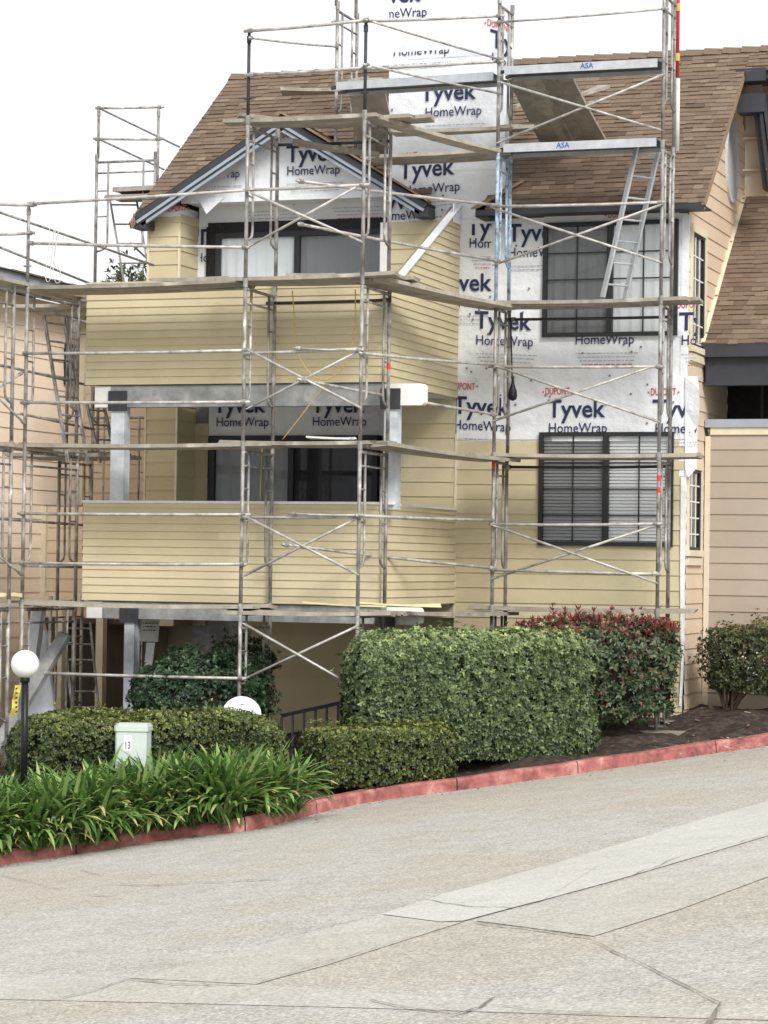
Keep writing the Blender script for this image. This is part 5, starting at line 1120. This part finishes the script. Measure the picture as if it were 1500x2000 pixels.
# twiggy shrub at the right
c = PD(1462, 1290, 33.7); tw = hedge('twiggy_shrub', 'thin twiggy shrub before the louvred vent at the right', (c.x+.36, c.y, .70), (.98, .45, .55), math.radians(10), 3300, 6, .05, .026, 'leafE', .35, .45, .16, .25, 0, 3., seed=12, cat='shrub', stems=0)
mb = MB()
for i in range(26):
    b = Vector((c.x-.25+random.uniform(-.07, .07), c.y+random.uniform(-.08, .08), bedz(c.x, c.y)-.05)); tp = Vector((c.x+random.uniform(-.55, .55), c.y+random.uniform(-.3, .3), random.uniform(.5, 1.15))); m_ = b.lerp(tp, .45)+Vector((random.uniform(-.08, .08), 0, .1)); mb.tube(dense([b, m_, tp], 4), [.017]*3+[.013]*3+[.007]*3, 6)
mb.build('branches', 'stem', tw)
# tree far behind the left pier
c = PV(272, 560, 9); tt = thing('distant_tree', 'grey green tree showing behind the yellow pier', 'tree', (c.x, c.y, 0)); P, N, q = shell(500, (c.x, c.y, c.z-.5), (.8, .6, 1.0), 0, 2.2, .3, .3, seed=15)
V_, Fc, ti = rosettes(P, N, 5, .16, .045, (10, 60), .4, .2); leaf_mesh('foliage', V_, Fc, ti, 'leafE', tt); MB().tube([(c.x, c.y, -1), (c.x, c.y, c.z-.3)], [.12, .04], 8).build('trunk', 'stem', tt)
# strap-leaved clumps
def strap_clump(seed, nl=92):
    g = np.random.default_rng(seed); S_ = 8; az = g.uniform(0, 2*np.pi, nl); el = np.radians(g.uniform(5, 50, nl)); L = g.uniform(.42, .72, nl); w0 = g.uniform(.026, .040, nl); cur = np.radians(g.uniform(35, 105, nl))*(.5+.7*np.sin(el)+.2)
    P = np.stack([g.normal(0, .05, nl), g.normal(0, .05, nl), np.zeros(nl)], 1); V_ = []; tw = g.normal(0, .35, nl)
    pos = P.copy()
    for s in range(S_+1):
        t = s/S_; a = el+cur*t**1.6; d = np.stack([np.sin(a)*np.cos(az), np.sin(a)*np.sin(az), np.cos(a)], 1); sd_ = np.stack([-np.sin(az), np.cos(az), np.zeros(nl)], 1); up = np.cross(sd_, d)
        wd = w0*(.55+.45*math.sin(min(1, t*1.6)*math.pi/2))*(1-max(0, (t-.72)/.28)**2*.9); sd2 = sd_*np.cos(tw*t)[:, None]+up*np.sin(tw*t)[:, None]
        V_.append(np.stack([pos-sd2*(wd/2)[:, None], pos+up*(-wd*.12)[:, None], pos+sd2*(wd/2)[:, None]], 1)); pos = pos+d*(L/S_)[:, None]
    V_ = np.stack(V_, 1)     # nl, S+1, 3, 3
    F_ = []; T_ = []; tl = np.clip(g.normal(.34, .17, nl), 0, .75); dead = (g.random(nl) < .05) & (el > .45); tl[dead] = 1
    for i in range(nl):
        b0 = i*(S_+1)*3
        for s in range(S_):
            for j in (0, 1): F_.append((b0+s*3+j, b0+s*3+j+1, b0+(s+1)*3+j+1, b0+(s+1)*3+j)); T_.append(min(1, tl[i]+.10*(s/S_)) if not (s == S_-1 and i % 9 == 0) else .92)
    return V_.reshape(-1, 3), F_, T_
protos = []
LABS = 'clump of green strap leaves in the thick planting behind the red kerb'
for s in range(7):
    V_, F_, T_ = strap_clump(40+s); o = leaf_mesh('strap_leaf_plant', V_, F_, T_, 'strap', None, (0, 0, 0)); o.data.polygons.foreach_set('use_smooth', [True]*len(o.data.polygons)); protos.append(o)
used = set(); cnt = 0
spots = []
for px in np.arange(-70, 580, 21):
    j = int(np.interp(px, [KP_[0] for KP_ in KP], [p.x for p in K[1:-1]])*0)
    base_ = None
    kx = np.interp(px, [p_[0] for p_ in KP], [p.x for p in K[1:-1]]); ky = np.interp(px, [p_[0] for p_ in KP], [p.y for p in K[1:-1]])
    for r_, off in enumerate((.13, .55, 1.0, 1.45)):
        if r_ == 3 and px < 250: continue
        if r_ == 2 and px > 560: continue
        spots.append((kx-.80*off+random.uniform(-.1, .1)+.0, ky+.62*off+random.uniform(-.1, .1), r_, px))
spots += [(cb.x+ox, cb.y+oy, 0, 300) for ox, oy in ((.18, -.42), (-.02, -.36), (.32, -.30), (.30, -.05))]
for (x, y, r_, px) in spots:
    if math.hypot(x-cb.x, y-cb.y) < .26: continue
    if math.hypot(x-lp.x, y-lp.y) < .16: continue
    k = cnt % 7; o = protos[k] if k not in used else protos[k].copy()
    if k in used: COL.objects.link(o)
    used.add(k); z = gz(x, y)+KH-.03
    o.location = (x, y, z); o.rotation_euler = (random.uniform(-.08, .08), random.uniform(-.08, .08), random.uniform(0, 6.28)); sc = random.uniform(1.15, 1.42)*(.94 if px > 510 else 1)*(1.0 if r_ else 1.02)*(1.0 if px < 230 else 1); o.scale = (sc, sc, sc)
    tag(o, LABS, 'plant', 'strap leaf clumps behind the kerb'); cnt += 1
mb = MB()
for _ in range(420):
    i = random.randrange(8, len(KD)-8); p = KD[i]-KN[i]*abs(random.gauss(.02, .22)); x, y = p.x+random.uniform(-.2, .2), p.y+random.uniform(-.2, .2)
    if min((k_.x-x)**2+(k_.y-y)**2 for k_ in KD) < .0004 or (Vector((x, y, 0))-Vector((KD[i].x, KD[i].y, 0))).dot(KN[i]) > -.01: continue
    z = gz(x, y)+.006; a = random.uniform(0, 3.14); l = random.uniform(.008, .035); w2 = l*.4; dx, dy = math.cos(a)*l, math.sin(a)*l; ex_, ey_ = -math.sin(a)*w2, math.cos(a)*w2
    mb.face([(x-dx, y-dy, z), (x+ex_, y+ey_, z+.004), (x+dx, y+dy, z+.008), (x-ex_, y-ey_, z+.003)], 0, random.random())
kerb_litter = mb
# litter on the soil by the right post
mb = MB()
for _ in range(260):
    px = random.uniform(1150, 1500); py = random.uniform(1390, 1455); g = PG(px, py, .2); x, y = g.x, g.y
    z = bedz(x, y)+.012; a = random.uniform(0, 3.14); l = random.uniform(.01, .05); w2 = random.uniform(.006, .02); dx, dy = math.cos(a)*l, math.sin(a)*l
    mb.face([(x-dx-dy*.3, y-dy+dx*.3, z), (x+dx-dy*.3, y+dy+dx*.3, z+.012), (x+dx+dy*.3, y+dy-dx*.3, z+.016), (x-dx+dy*.3, y-dy-dx*.3, z+.004)], 0, random.random())
tag(mb.build('leaf_litter', M('litter', srgb(120, 104, 86), .9, .2, 20, tint=[srgb(80, 66, 54), srgb(120, 104, 86), srgb(186, 178, 164)]), org=(0, 0, 0)), 'scattered dry leaf litter and chips on the soil', 'litter', None, 'stuff')
tag(kerb_litter.build('leaf_litter', bpy.data.materials['litter'], org=(0, 0, 0)), 'small dry leaves and grit lying along the foot of the red kerb', 'litter', None, 'stuff')
bpy.context.view_layer.update()
